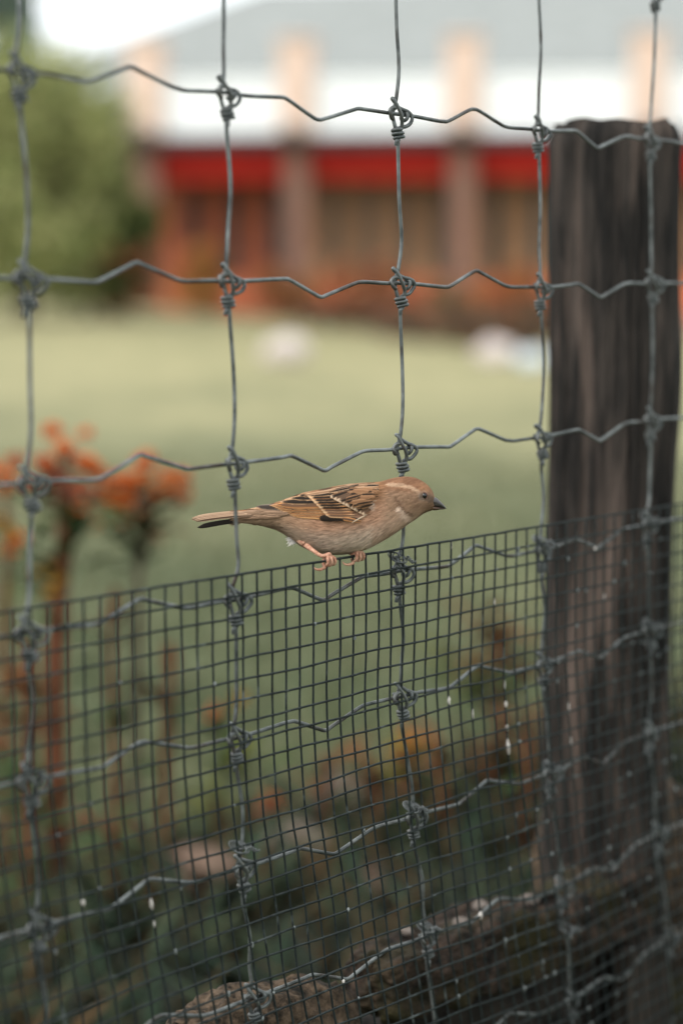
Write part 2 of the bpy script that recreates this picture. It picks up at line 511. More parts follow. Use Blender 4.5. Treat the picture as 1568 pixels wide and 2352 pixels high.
DG = [(.05, .075, .03), (.07, .09, .035), (.04, .06, .03)]
shrub('garden_tree', 'bushy pale green tree at the left end of the red house', 'tree', gpt(60, 24.5), 1.3, 3.5, 6500, .085, LG, 20, trunk_h=.2)
shrub('garden_tree', 'rounder pale green tree touching the first brick pillar of the house', 'tree', gpt(205, 26), .95, 3.0, 4800, .085, LG, 18, trunk_h=.1)
shrub('garden_tree', 'darker green bush tucked against the first brick pillar', 'bush', gpt(270, 26.6), .6, 2.1, 4500, .075, DG + [(.13, .14, .04), (.16, .18, .06)], 12, trunk_h=.1)
shrub('conifer_tree', 'tall dark green tree rising at the top left corner behind the house', 'tree', gpt(15, 46), 1.4, 9.5, 3600, .14, [(.13, .18, .13), (.10, .14, .10)], 26, trunk_h=1)
for j, (px, Y_, rr, hh, lb) in enumerate(((-150, 40, 2.4, 4.6, 'grey green tree far behind at the left edge'), (60, 42, 2.3, 4.9, 'grey green tree far behind the pale bushy tree'), (190, 43, 2.2, 4.7, 'grey green tree far behind, below the left end of the roof'))):
    shrub('far_tree', lb, 'tree', gpt(px, Y_), rr, hh, 7000, .13, [(.24, .27, .16), (.30, .32, .20), (.19, .22, .14)], 18, trunk_h=.2, group='far trees on the left')
shrub('flowering_bush', 'low bush with rusty red flowers at the left foot of the house', 'bush', gpt(290, 26.5), .65, .95, 2600, .06, [(.34, .10, .055), (.30, .12, .08), (.16, .13, .05), (.40, .15, .05)], 8, trunk_h=.05)
# planting in front of the veranda
k = 0
labs = ['orange flowered bush before the first red bay of the house', 'rust red bush before the second pillar of the house',
        'orange red bush under the middle red valance', 'brown leaved bush in the bed before the third pillar', 'orange bush before the right hand bay beside the post',
        'tawny bush at the right end of the bed, half behind the fence post']
for (px, h_, rad, cols) in ((470, .95, .75, [(.42, .16, .05), (.36, .12, .05), (.22, .17, .05)]), (640, .85, .6, [(.30, .10, .05), (.22, .13, .06), (.34, .15, .06)]),
                            (850, 1.0, .9, [(.42, .13, .06), (.34, .12, .06), (.22, .14, .07)]), (1010, .8, .7, [(.20, .13, .07), (.26, .16, .08), (.15, .12, .06)]),
                            (1160, 1.05, .75, [(.46, .13, .05), (.38, .13, .06), (.28, .15, .06)]), (1400, .9, .8, [(.30, .16, .08), (.22, .13, .06)])):
    q = at(px, 649, 28.6)
    yy = HP[1] - q[0] * math.tan(HA) - 1.15
    shrub('flowering_bush', labs[k], 'bush', (q[0], yy, lawn_z(q[0], yy)), rad, h_, 2600, .06, cols, 8, trunk_h=.05, group='bushes along the house')
    k += 1
LP = [(760, .35, .6, 27.0, 'small tawny ground plant in front of the middle red bay'), (880, .45, .8, 26.2, 'dark brown ground plant beside the middle house bay, nearest its left pillar'),
      (990, .55, .85, 25.6, 'spreading brown ground plant left of the white lawn stones'), (1100, .62, .9, 24.6, 'large brown ground plant right behind the white lawn stones'),
      (1190, .6, .8, 24.2, 'dark teal leaved ground plant beside the wooden post edge'), (1290, .6, .8, 24.0, 'brown ground plant mostly hidden by the wooden post')]
for j, (px, h_, rad, yy, lb) in enumerate(LP):
    q = at(px, 649, yy)
    shrub('low_plant', lb, 'plant', (q[0], yy, lawn_z(q[0], yy)), rad, h_, 1800, .05, [(.20, .10, .06), (.13, .10, .06), (.30, .13, .07), (.08, .095, .08)], 8, trunk_h=.02, group='low plants at the lawn edge')
# tall green plant right of the post
q = at(1590, 649, 2.3)
shrub('leafy_shrub', 'green leafy shrub showing past the right edge of the wooden post', 'shrub', (q[0] + .1, 2.3, 0), .16, .82, 1200, .02, [(.06, .10, .04), (.09, .13, .05)], 8, trunk_h=.05)

def rock(name, label, cat, loc, sx, sy, sz, mat, seed=0, group=None, amp=.25, sub=4, rz=0, fine=0.0, ffreq=12.0, box=0.0):
    bm = bmesh.new()
    bmesh.ops.create_icosphere(bm, subdivisions=sub, radius=1.0)
    for v in bm.verts:
        p = v.co.copy()
        if box:
            mxx = max(abs(p.x), abs(p.y), abs(p.z))
            p = p.lerp(p / mxx * .86, box)
        d = 1 + amp * noise.noise(p * 1.3 + Vector((seed * 7.1, seed, 0))) + amp * .4 * noise.noise(p * 3.1 + Vector((0, seed * 3.3, 5)))
        q = Vector((p.x * d * sx, p.y * d * sy, p.z * d * sz))
        if fine:
            nn = noise.fractal(q * ffreq + Vector((seed, 0, 0)), 1.0, 2.0, 5)
            q += v.normal * fine * nn
        v.co = q
    me = bpy.data.meshes.new(name); bm.to_mesh(me); bm.free()
    me.polygons.foreach_set('use_smooth', [True] * len(me.polygons))
    me.materials.append(mat)
    o = bpy.data.objects.new(name, me); link(o)
    o.location = loc; o.rotation_euler = (0, 0, rz)
    if label: tag(o, label, cat, group)
    return o
M['pale'] = mat_noise('pale_rock', (0.44, 0.38, 0.36), (0.58, 0.51, 0.48), 5, 0.8)
M['bluepale'] = mat_noise('bluish_rock', (0.38, 0.43, 0.47), (0.52, 0.56, 0.58), 5, 0.8)
M['tan'] = mat_noise('tan_rock', (0.09, 0.058, 0.042), (0.15, 0.10, 0.072), 12, 0.85)
M['beige'] = mat_noise('beige_rock', (0.10, 0.08, 0.062), (0.16, 0.13, 0.10), 12, 0.85)
def on_lawn(px, py):
    d = ray(px, py); Y = 15.0
    for _ in range(30):
        q = CAMP + d * (Y / d[1]); Y += (q[2] - lawn_z(q[0], Y)) * 5.0
    q = CAMP + d * (Y / d[1]); return q
for px, py, s, mt, lb in ((655, 832, .23, 'pale', 'pinkish white rounded stone lying alone on the pale lawn'), (1138, 832, .22, 'pale', 'larger white rounded stone on the lawn just left of the wooden post'),
                          (1222, 846, .17, 'bluepale', 'bluish white stone on the lawn at the edge of the wooden post')):
    q = on_lawn(px, py)
    rock('lawn_stone', lb, 'stone', (q[0], q[1], q[2] + s * .42), s, s * .8, s * .72, M[mt], seed=px * .01, group='pale stones on the lawn', sub=3)
def on_bed(px, py):
    d = ray(px, py); s = (EYE - .04) / -d[2]; return CAMP + d * s
for px, py, sx, sz, mt, lb in ((455, 2030, .062, .034, 'tan', 'tan pink flat stone in the flower bed behind the mesh'), (785, 1880, .05, .045, 'beige', 'beige rounded stone in the flower bed below the bird'),
                               (850, 2080, .022, .04, 'tan', 'small upright tan stone in the flower bed, right of the beige one'), (680, 1960, .05, .03, 'beige', 'grey beige low stone in the flower bed between two reddish stems')):
    q = on_bed(px, py)
    rock('bed_stone', lb, 'stone', (q[0], q[1], .04 + sz * .5), sx, sx * .8, sz, M[mt], seed=px * .02, group='stones in the flower bed', sub=3)

# ================================================================== FLOWERING PLANTS behind the fence
def leaf_mesh(name, L, W, c1, c2, fold=.25, droop=.3):
    V, C, Fc = [], [], []
    nl = 6
    for i in range(nl + 1):
        t = i / nl
        w = W * math.sin(math.pi * min(1, t * .92 + .04)) ** .8
        z = -droop * L * t * t
        for s in (-1, 0, 1):
            V.append((s * w, L * t, z + abs(s) * fold * w)); C.append(c1 if s == 0 else c2)
    for i in range(nl):
        for s in range(2):
            a = i * 3 + s; Fc.append((a, a + 1, a + 4, a + 3))
    me = bpy.data.meshes.new(name); me.from_pydata(V, [], Fc)
    me.polygons.foreach_set('use_smooth', [True] * len(me.polygons))
    ca = me.color_attributes.new('col', 'FLOAT_COLOR', 'POINT')
    a = np.ones((len(V), 4), dtype=np.float32); a[:, :3] = C; ca.data.foreach_set('color', a.ravel())
    me.materials.append(M['leaf'])
    return me
LEAFS = {'dark': leaf_mesh('leaf', .055, .0075, (.05, .075, .03), (.035, .06, .025)),
         'green': leaf_mesh('leaf', .055, .008, (.07, .10, .032), (.05, .08, .025)),
         'yellow': leaf_mesh('leaf', .055, .008, (.17, .16, .035), (.13, .135, .03)),
         'rust': leaf_mesh('leaf', .055, .008, (.115, .05, .022), (.08, .042, .02))}
def head_mesh(name, c, n=22, rad=.024):
    V, C, Fc = [], [], []
    for k in range(n):
        a = 2 * math.pi * k * .381966; e = R(20 + 60 * (k / n)) 
        L = rad * random.uniform(.8, 1.2); W = L * .20
        d = Vector((math.cos(a) * math.cos(e), math.sin(a) * math.cos(e), math.sin(e)))
        sd = Vector((-math.sin(a), math.cos(a), 0)); up = d.cross(sd)
        b = len(V); cc = np.array(c[random.randrange(len(c))]) * random.uniform(.8, 1.2)
        for (t, w, h) in ((.1, .2, 0), (.55, 1, .12), (.55, -1, .12), (.8, .7, .1), (.8, -.7, .1), (1.0, 0, -.05)):
            V.append(d * L * t + sd * W * w + up * (-h * L)); C.append(cc)
        Fc += [(b, b + 1, b + 2), (b + 1, b + 3, b + 4, b + 2), (b + 3, b + 5, b + 4)]
    me = bpy.data.meshes.new(name); me.from_pydata([tuple(v) for v in V], [], Fc)
    ca = me.color_attributes.new('col', 'FLOAT_COLOR', 'POINT')
    a = np.ones((len(V), 4), dtype=np.float32); a[:, :3] = C; ca.data.foreach_set('color', a.ravel())
    me.materials.append(M['petal'])
    return me
HEADS = {'orange': head_mesh('flower_head', [(.62, .16, .022), (.50, .10, .02), (.60, .21, .035)]),
         'red': head_mesh('flower_head', [(.56, .11, .02), (.44, .07, .02), (.58, .15, .025)]),
         'pink': head_mesh('flower_head', [(.30, .10, .07), (.26, .08, .055), (.34, .11, .045)]),
         'yellow': head_mesh('flower_head', [(.42, .24, .04), (.42, .18, .03), (.32, .22, .045)]),
         'brown': head_mesh('flower_head', [(.20, .105, .04), (.16, .075, .03), (.22, .12, .045)])}
STEM = {'red': mat_noise('reddish_stem', (0.085, 0.030, 0.013), (0.14, 0.05, 0.022), 30, 0.7),
        'brown': mat_noise('brown_stem', (0.06, 0.04, 0.027), (0.10, 0.065, 0.043), 30, 0.7),
        'green': mat_noise('green_stem', (0.06, 0.08, 0.03), (0.09, 0.11, 0.04), 30, 0.7)}
def plant(label, Y, stem_px, srad, stem, heads, leaves, name='flowering_plant', hs=1.0):
    """stem_px: photograph positions from the top of the stem down; the stem goes on down to the soil"""
    Y *= 1.33; srad *= 1.3; hs *= 1.55
    top = at(stem_px[-1][0], stem_px[-1][1], Y)
    base = Vector((top[0] + .004, Y, .02))
    r = empty(name, base)
    tag(r, label, 'plant', 'orange flowered plants behind the fence')
    path = [Vector(at(px, py, Y)) - base for px, py in stem_px]
    path.append(Vector((path[-1].x * .9, .0, max(0.0, path[-1].z * .4))))
    if path[-1].z > .01: path.append(Vector((0, 0, -.02)))
    sm = catmull(path, 8)
    n = len(sm)
    V, Fc = tube_data(sm, [srad * (.55 + .45 * i / n) for i in range(n)], 8)
    mesh_obj('stem', V, Fc, STEM[stem], r)
    for (px, py, kind, sc) in heads:
        q = Vector(at(px, py, Y + random.uniform(-.03, .03))) - base
        # a short branch carries every head
        k = min(range(n), key=lambda i: (sm[i] - q).length + (0.05 if sm[i].z > q.z - .01 else 0))
        V, Fc = tube_data(catmull([sm[k], sm[k].lerp(q, .5) + Vector((0, 0, -.006)), q], 4), srad * .3, 6)
        br = mesh_obj('branch', V, Fc, STEM['green' if stem == 'green' else stem], r)
        for jj in range(6):
            o = bpy.data.objects.new('flower_head', HEADS[kind]); link(o, br)
            o.location = q + Vector((random.uniform(-.040, .040), random.uniform(-.025, .025), random.uniform(-.034, .026))) * (jj > 0) * sc
            o.rotation_euler = (random.uniform(-.5, .5), random.uniform(-.5, .5), random.uniform(0, 6)); o.scale = (sc * hs * random.uniform(.35, .62),) * 3
    for (px, py, kind, cnt, spread) in leaves:
        for j in range(cnt):
            q = Vector(at(px + random.uniform(-.35, .35) * spread, py + random.uniform(-.5, .5) * spread * 1.3, Y)) - base
            k = min(range(n), key=lambda i: abs(sm[i].z - q.z))
            o = bpy.data.objects.new('leaf', LEAFS[kind]); link(o, r)
            o.location = sm[k] if (sm[k] - q).length < .03 else q
            o.rotation_euler = (random.uniform(.1, 1.1), random.uniform(-.4, .4), random.uniform(0, 2 * math.pi))
            s = random.uniform(.9, 1.55); o.scale = (s, s, s)
    return r
Y1 = 2.0
plant('tallest orange flowered plant on a thick reddish stem at the left', 1.95, [(150, 1090), (148, 1250), (132, 1420), (128, 1700), (150, 2300)], .015, 'red',
      [(150, 1045, 'red', 1.0), (105, 1092, 'pink', 1.0), (130, 1105, 'pink', .9), (140, 1205, 'orange', .7), (145, 1340, 'yellow', .9), (55, 1110, 'red', .8)],
      [(110, 1200, 'dark', 9, 70), (115, 1300, 'dark', 12, 100), (190, 1210, 'green', 8, 80), (170, 1330, 'green', 7, 90), (130, 1420, 'dark', 8, 90)])
plant('orange and red flower cluster on a slender brown stem left of the bird', 2.05, [(325, 1150), (330, 1240), (318, 1330), (312, 1700), (320, 2300)], .006, 'brown',
      [(205, 1140, 'pink', .9), (185, 1150, 'red', .7), (312, 1118, 'red', 1.1), (305, 1130, 'orange', .9), (400, 1128, 'orange', .8), (415, 1140, 'pink', .5), (385, 1120, 'red', .5), (240, 1130, 'orange', .7), (160, 1120, 'red', .6), (270, 1165, 'orange', .8), (350, 1150, 'brown', .8)],
      [(325, 1200, 'rust', 10, 70), (335, 1240, 'dark', 10, 70), (328, 1290, 'dark', 11, 50), (300, 1230, 'green', 8, 80)])
plant('orange flowered plant cut by the left edge of the picture', 2.0, [(10, 1120), (18, 1250), (10, 1600), (20, 2300)], .007, 'red',
      [(8, 1095, 'red', .9), (22, 1240, 'yellow', .8), (28, 1255, 'orange', .6), (15, 1560, 'brown', .8), (20, 1660, 'brown', .7)],
      [(15, 1750, 'dark', 12, 90), (60, 1950, 'dark', 8, 80), (30, 1420, 'green', 4, 60)])
plant('yellow leaved plant with an orange head beside the second fence upright', 2.15, [(515, 1620), (512, 1750), (500, 1900), (495, 2300)], .007, 'green',
      [(505, 1640, 'orange', .5), (545, 1620, 'yellow', .5)],
      [(490, 1800, 'yellow', 8, 80), (510, 1730, 'green', 8, 80), (495, 1900, 'yellow', 6, 60), (560, 1760, 'green', 6, 70), (500, 1980, 'dark', 8, 70)])
plant('bare rusty red stem with a small red tip between the two middle fence uprights', 2.1, [(622, 1840), (612, 1960), (605, 2100), (596, 2300)], .008, 'red',
      [(624, 1838, 'red', .6), (615, 1870, 'pink', .6)], [(640, 1960, 'rust', 4, 50), (605, 2150, 'dark', 5, 60)])
plant('orange and yellow flowered plant with green leaves behind the third fence upright', 2.15, [(935, 1710), (930, 1790), (915, 1900), (905, 2250)], .007, 'red',
      [(955, 1705, 'orange', .7), (925, 1722, 'yellow', .5)],
      [(935, 1770, 'green', 8, 60), (900, 1760, 'yellow', 6, 60), (915, 1850, 'dark', 6, 50), (920, 1810, 'rust', 5, 50)])
plant('large tawny seed headed plant left of the wooden post', 2.2, [(1140, 1450), (1150, 1600), (1150, 1850), (1140, 2200)], .010, 'red',
      [(1120, 1470, 'brown', .7), (1165, 1450, 'brown', .6), (1085, 1530, 'brown', .6), (1175, 1880, 'red', .6), (1150, 1910, 'pink', .6)],
      [(1120, 1470, 'rust', 14, 100), (1170, 1520, 'rust', 14, 110), (1090, 1540, 'green', 8, 90), (1140, 1850, 'rust', 12, 110), (1110, 1590, 'dark', 10, 110), (1160, 1660, 'rust', 12, 110), (1140, 1760, 'rust', 10, 110), (1060, 1560, 'yellow', 6, 80), (1190, 2000, 'green', 8, 80)])
plant('low orange flowered plant at the bottom left corner', 1.75, [(300, 2280), (290, 2330)], .005, 'green',
      [(280, 2270, 'orange', .8), (335, 2275, 'red', .8), (560, 2265, 'orange', .8), (600, 2262, 'orange', .7)], [(420, 2300, 'green', 10, 160), (150, 2250, 'green', 8, 120)])
plant('bare brown twin stemmed plant at the far lower left edge', 1.9, [(70, 1480), (62, 1750), (70, 2050), (66, 2300)], .009, 'red',
      [(70, 1500, 'brown', .6), (45, 1580, 'brown', .5)], [(60, 1650, 'rust', 10, 90), (75, 1850, 'dark', 12, 110), (60, 2080, 'dark', 10, 100)])
plant('tan dry stem between the left fence upright and the second one', 2.1, [(420, 1950), (430, 2080), (436, 2300)], .010, 'brown', [(418, 1950, 'pink', .7)], [(430, 2050, 'rust', 4, 60)])
for lb, pth in (('tall bare rust stem just left of the tan dry stem', [(255, 1420), (262, 1700), (268, 2000), (262, 2300)]), ('bare brown stem standing between the bird and the beige bed stone', [(745, 1740), (748, 1900), (742, 2050), (740, 2250)]),
                ('dark rust stem close to the third fence upright, left of it', [(868, 1780), (872, 1950), (866, 2100), (862, 2250)]), ('bare reddish stem right of the third fence upright', [(1010, 1700), (1018, 1850), (1016, 2000), (1010, 2180)]),
                ('thin reddish stem in front of the wooden post edge', [(1215, 1640), (1208, 1800), (1204, 1950), (1200, 2080)]), ('rust stem between the first two fence uprights, behind the twisted wire', [(385, 1560), (380, 1750), (372, 2000), (370, 2300)])):
    plant(lb, 2.05, pth, .0085, 'red', [], [(pth[0][0], pth[0][1] + 40, 'rust', 7, 70), (pth[1][0], pth[1][1], 'dark', 6, 80), (pth[2][0], pth[2][1], 'rust', 7, 90), (pth[2][0], pth[2][1] + 90, 'dark', 7, 110)])
plant('leafy rust coloured plant at the lower left behind the mesh', 1.9, [(255, 1880), (262, 2060), (255, 2300)], .008, 'red',
      [(205, 1885, 'pink', .4)], [(240, 1950, 'dark', 8, 90), (255, 2150, 'dark', 10, 90), (330, 2060, 'yellow', 6, 90)])

# ================================================================== WOODEN POST
def make_post():
    top = at(1412, 283, 1.545); bot = at(1385, 1960, 1.545)
    d = (Vector(top) - Vector(bot)).normalized()
    ztop = top[2]
    base = Vector(bot) + d * ((0.0 - bot[2]) / d.z)
    r = empty('fence_post', base)
    tag(r, 'thick dark weathered round wooden post holding the wire fence at the right', 'post')
    H_ = ztop / d.z
    V, Fc = [], []
    nr, ns = 160, 140
    for i in range(nr + 1):
        h = H_ * i / nr
        for k in range(ns):
            a = 2 * math.pi * k / ns
            ca, sa = math.cos(a), math.sin(a)
            rad = 0.0493 + .0015 * math.sin(2 * a + 1) 
            rad += .0022 * noise.noise(Vector((ca * 3, sa * 3, h * 2.2)))
            rad += .0028 * noise.noise(Vector((ca * 9, sa * 9, h * 3.0 + 7)))
            rad -= .0075 * max(0, noise.noise(Vector((ca * 14, sa * 14, h * 1.3 + 3))) - .10) + .006 * max(0, noise.noise(Vector((ca * 26, sa * 26, h * 2.2 + 13))) - .15)
            rad += .004 * math.exp(-((h - H_ + .20) / .06) ** 2) * max(0, ca) 
            if i > nr - 3: rad *= 1 - .012 * (i - nr + 3) ** 2
            p = d * (h + (.004 * noise.noise(Vector((ca * 2, sa * 2, 9))) if i == nr else 0)) + Vector((ca * rad, sa * rad, 0))
            V.append(p)
    for i in range(nr):
        for k in range(ns):
            k2 = (k + 1) % ns
            Fc.append((i * ns + k, i * ns + k2, (i + 1) * ns + k2, (i + 1) * ns + k))
    mesh_obj('shaft', V, Fc, M['post'], r)
    Vt, Ft = [], []
    for ring, f in enumerate((1.0, .8, .55, .3, .08)):
        for k in range(ns):
            v = V[nr * ns + k]; c = d * H_
            p = c + (v - c) * f
            p.z += .0015 * noise.noise(Vector((v.x * 60 * f, v.y * 60 * f, 2))) - (.0006 if ring else 0)
            Vt.append(p)
    for ring in range(4):
        for k in range(ns):
            k2 = (k + 1) % ns
            Ft.append((ring * ns + k, ring * ns + k2, (ring + 1) * ns + k2, (ring + 1) * ns + k))
    Ft.append(tuple(4 * ns + k for k in range(ns)))
    mesh_obj('end_grain', Vt, Ft, M['post_top'], r)
make_post()

# ================================================================== MOSSY STONES under the fence
def slab(name, label, u0, u1, w0, w1, ztop, zbot, mat, seed, skew=0.0, fine=.006, bumps=.012, tilt=0.0, pw=7):
    """a rough block in the fence frame; w is the distance behind the wire in mm"""
    bm = bmesh.new()
    bmesh.ops.create_cube(bm, size=2.0)
    bmesh.ops.subdivide_edges(bm, edges=bm.edges[:], cuts=44, use_grid_fill=True)
    c = fence((u0 + u1) / 2, ztop, -(w0 + w1) / 2)
    hu, hw, hz_ = (u1 - u0) / 2000, (w1 - w0) / 2000, (ztop - zbot) / 2000
    for v in bm.verts:
        p = v.co.copy()
        # round the block off
        q = Vector([math.copysign(abs(x) ** 1.0, x) for x in p])
        ln = (abs(q.x) ** pw + abs(q.y) ** pw + abs(q.z) ** pw) ** (1 / pw)
        q = q / ln
        u, w, z = q.x * hu, q.y * hw, q.z * hz_
        s = Vector((u, w, z))
        nn = noise.fractal(s * 9 + Vector((seed, 0, 0)), 1.0, 2.0, 3) * bumps
        n2 = noise.fractal(s * 55 + Vector((0, seed, 0)), 1.0, 2.0, 4) * fine
        nr = Vector((q.x ** 5, q.y ** 5, q.z ** 5)); nr = nr.normalized() if nr.length > 1e-6 else nr
        s = s + nr * (nn + n2)
        edge = noise.noise(Vector((u * 12, 0, seed))) * .02
        s.y += edge * (1 if q.y > 0 else .3)
        s.z += tilt * s.x
        s.x += skew * s.y
        P = FT * s.x - FN * s.y
        v.co = Vector((P[0], P[1], s.z))
    me = bpy.data.meshes.new(name); bm.to_mesh(me); bm.free()
    me.polygons.foreach_set('use_smooth', [True] * len(me.polygons))
    me.materials.append(mat)
    o = bpy.data.objects.new(name, me); link(o)
    o.location = (c.x, c.y, c.z - hz_)
    tag(o, label, 'stone', 'mossy stones under the fence')
    return o
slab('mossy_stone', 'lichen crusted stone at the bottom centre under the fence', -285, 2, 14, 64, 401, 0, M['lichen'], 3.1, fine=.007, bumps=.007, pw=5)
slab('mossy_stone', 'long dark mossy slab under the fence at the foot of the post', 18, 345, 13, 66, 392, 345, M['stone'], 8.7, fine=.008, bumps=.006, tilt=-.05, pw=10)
slab('mossy_stone', 'stone block coloured as shade underneath the long mossy slab', 36, 300, 44, 90, 338, 0, M['shadestone'], 5.2)
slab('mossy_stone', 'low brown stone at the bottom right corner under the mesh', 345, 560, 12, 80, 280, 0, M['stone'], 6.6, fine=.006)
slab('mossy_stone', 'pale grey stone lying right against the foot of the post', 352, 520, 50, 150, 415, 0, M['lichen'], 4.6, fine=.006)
bd = empty('wooden_board', fence(322, 0, -14))
tag(bd, 'old grey brown board standing below the slab at the bottom right', 'board')
def board_part():
    V, Fc = [], []
    for h in range(13):
        z = .33 * h / 12
        for (a, b) in ((-.03, -.008), (.03, -.008), (.03, .006), (-.03, .006)):
            P = FT * (a + .001 * noise.noise(Vector((h * .7, a * 50, 0)))) + FN * b
            V.append((P[0], P[1], z + (.006 * noise.noise(Vector((a * 90, 1, 1))) if h == 12 else 0)))
    for h in range(12):
        for k in range(4):
            k2 = (k + 1) % 4
            Fc.append((h * 4 + k, h * 4 + k2, h * 4 + 4 + k2, h * 4 + 4 + k))
    Fc += [(48, 49, 50, 51), (3, 2, 1, 0)]
    mesh_obj('plank', V, Fc, M['board'], bd, smooth=False)
board_part()
for k, (u, w, sz, lb) in enumerate(((60, 40, 5, 'small pale pebble at the left end of the mossy slab'), (105, 28, 6, 'pale pebble in the moss a little left of the slab centre'), (150, 45, 6, 'pinkish pebble near the middle of the mossy slab'),
                             (190, 30, 7, 'largest pale pebble on the mossy slab, left of the third knot'), (250, 45, 6, 'pale pebble on the mossy slab close before the wooden post'))):
    q = fence(u, 392 - (u - 184) * .06 + 4, -w)
    rock('pebble', lb, 'pebble', q, sz / 1000, sz / 1250, sz / 1500, M['pebble'], seed=k, sub=2, group='pebbles on the mossy slab')

# ================================================================== WOVEN WIRE FENCE
ROWZ = [1062.0, 955.0, 849.6, 745.5, 666.3, 584.0, 503.5, 418.0, 326.0, 236.0]
KN = {   # knot positions (u, z) in mm for the uprights 0..4
 1: [(-301.3, 956.0), (-153.3, 956.2), (-2.3, 954.1), (147.7, 953.2), (286.5, 954.3)],
 2: [(-298.2, 852.0), (-151.9, 851.0), (0.4, 849.7), (152.5, 846.7), (293.1, 849.7)],
 3: [(-299.4, 746.3), (-148.4, 746.0), (3.2, 745.1), (154.6, 742.9), (294.9, 747.6)],
 4: [(-302.2, 667.5), (-148.4, 666.2), (1.4, 666.2), (156.3, 663.3), (293.3, 669.5)],
 5: [(-302.7, 588.6), (-148.1, 583.9), (4.1, 583.9), (159.6, 581.4), (299.2, 587.4)],
 6: [(-298.7, 507.4), (-144.0, 503.5), (17.1, 501.3), (171.4, 500.6), (302.0, 507.4)],
 7: [(-293.7, 425.6), (-135.0, 421.0), (30.9, 416.2), (186.4, 411.7), (314.8, 424.7)],
 8: [(-283.0, 336.0), (-122.0, 332.0), (42.4, 328.1), (200.2, 323.1), (334.6, 334.8)],
 0: [(-303.0, 1061), (-157, 1062), (-5.5, 1062), (145, 1062), (290, 1062)],
 9: [(-275.0, 240.0), (-112, 238.0), (52, 236.0), (210, 235), (344, 240)]}
def knot_pos(r, k):
    P = KN[r]
    if 0 <= k <= 4: return P[k]
    if k < 0: return (P[0][0] + 152 * k, P[0][1] + (3 if k % 2 else -2))
    return (P[4][0] + 150 * (k - 4), P[4][1] + (3 if k % 2 else -2))
KS = list(range(-2, 8))
wf = empty('woven_wire_fence', fence(0, 0))
tag(wf, 'rusty grey woven wire stock fence with twisted knots along its uprights', 'fence')
WF0 = fence(0, 0)
RW = 1.22
random.seed(5)
for r in range(10):
    pts = []
    for k in KS[:-1]:
        a, b = knot_pos(r, k), knot_pos(r, k + 1)
        up = 1 if k % 2 == 0 else -1            # the crimp points up in one bay and down in the next
        A_ = random.uniform(8.6, 9.8)
        for t, o in ((0, 0), (.12, -.02), (.27, -.13), (.315, -.15), (.35, -.04), (.48, .78), (.525, .98), (.57, .80), (.72, .10), (.76, -.03), (.80, -.06), (.92, 0)):
            
            pts.append((k, t, o * A_ * up, a, b))
    pts.sort(key=lambda q: (q[0], q[1]))
    path = []
    for k, t, o, a, b in pts:
        path.append(fence(a[0] + (b[0] - a[0]) * t, a[1] + (b[1] - a[1]) * t + o + random.uniform(-.25, .25), random.uniform(-.3, .3)) - WF0)
    e = knot_pos(r, KS[-1]); path.append(fence(e[0], e[1]) - WF0)
    V, Fc = tube_data(catmull(path, 4), RW / 1000 * (1.12 if r == 0 else 1), 10)
    mesh_obj('line_wire', V, Fc, M['wire'], wf)
for k in KS:
    path = []
    for r in range(10):
        u, z = knot_pos(r, k)
        if r == 0:
            pass
        jit = 1.2 if r else 0
        path.append((u - .6, z + 9, .2)); path.append((u - 1.4, z, -2.0)); path.append((u - 1.2, z - 6, -.6)); path.append((u + 1.2, z - 14, 0)); path.append((u + 1.8, z - 22, 0))
        if r < 9:
            u2, z2 = knot_pos(r + 1, k)
            for t in (.42, .7):
                path.append((u + 1.5 + (u2 - u - 1.5) * t + random.uniform(-1.3, 1.3) + 2.0 * math.sin(math.pi * t), z - 14 + (z2 - z + 14) * t, random.uniform(-.8, .8)))
    V, Fc = tube_data(catmull([fence(*p) - WF0 for p in path], 4), RW * .98 / 1000, 10)
    mesh_obj('stay_wire', V, Fc, M['wire'], wf)
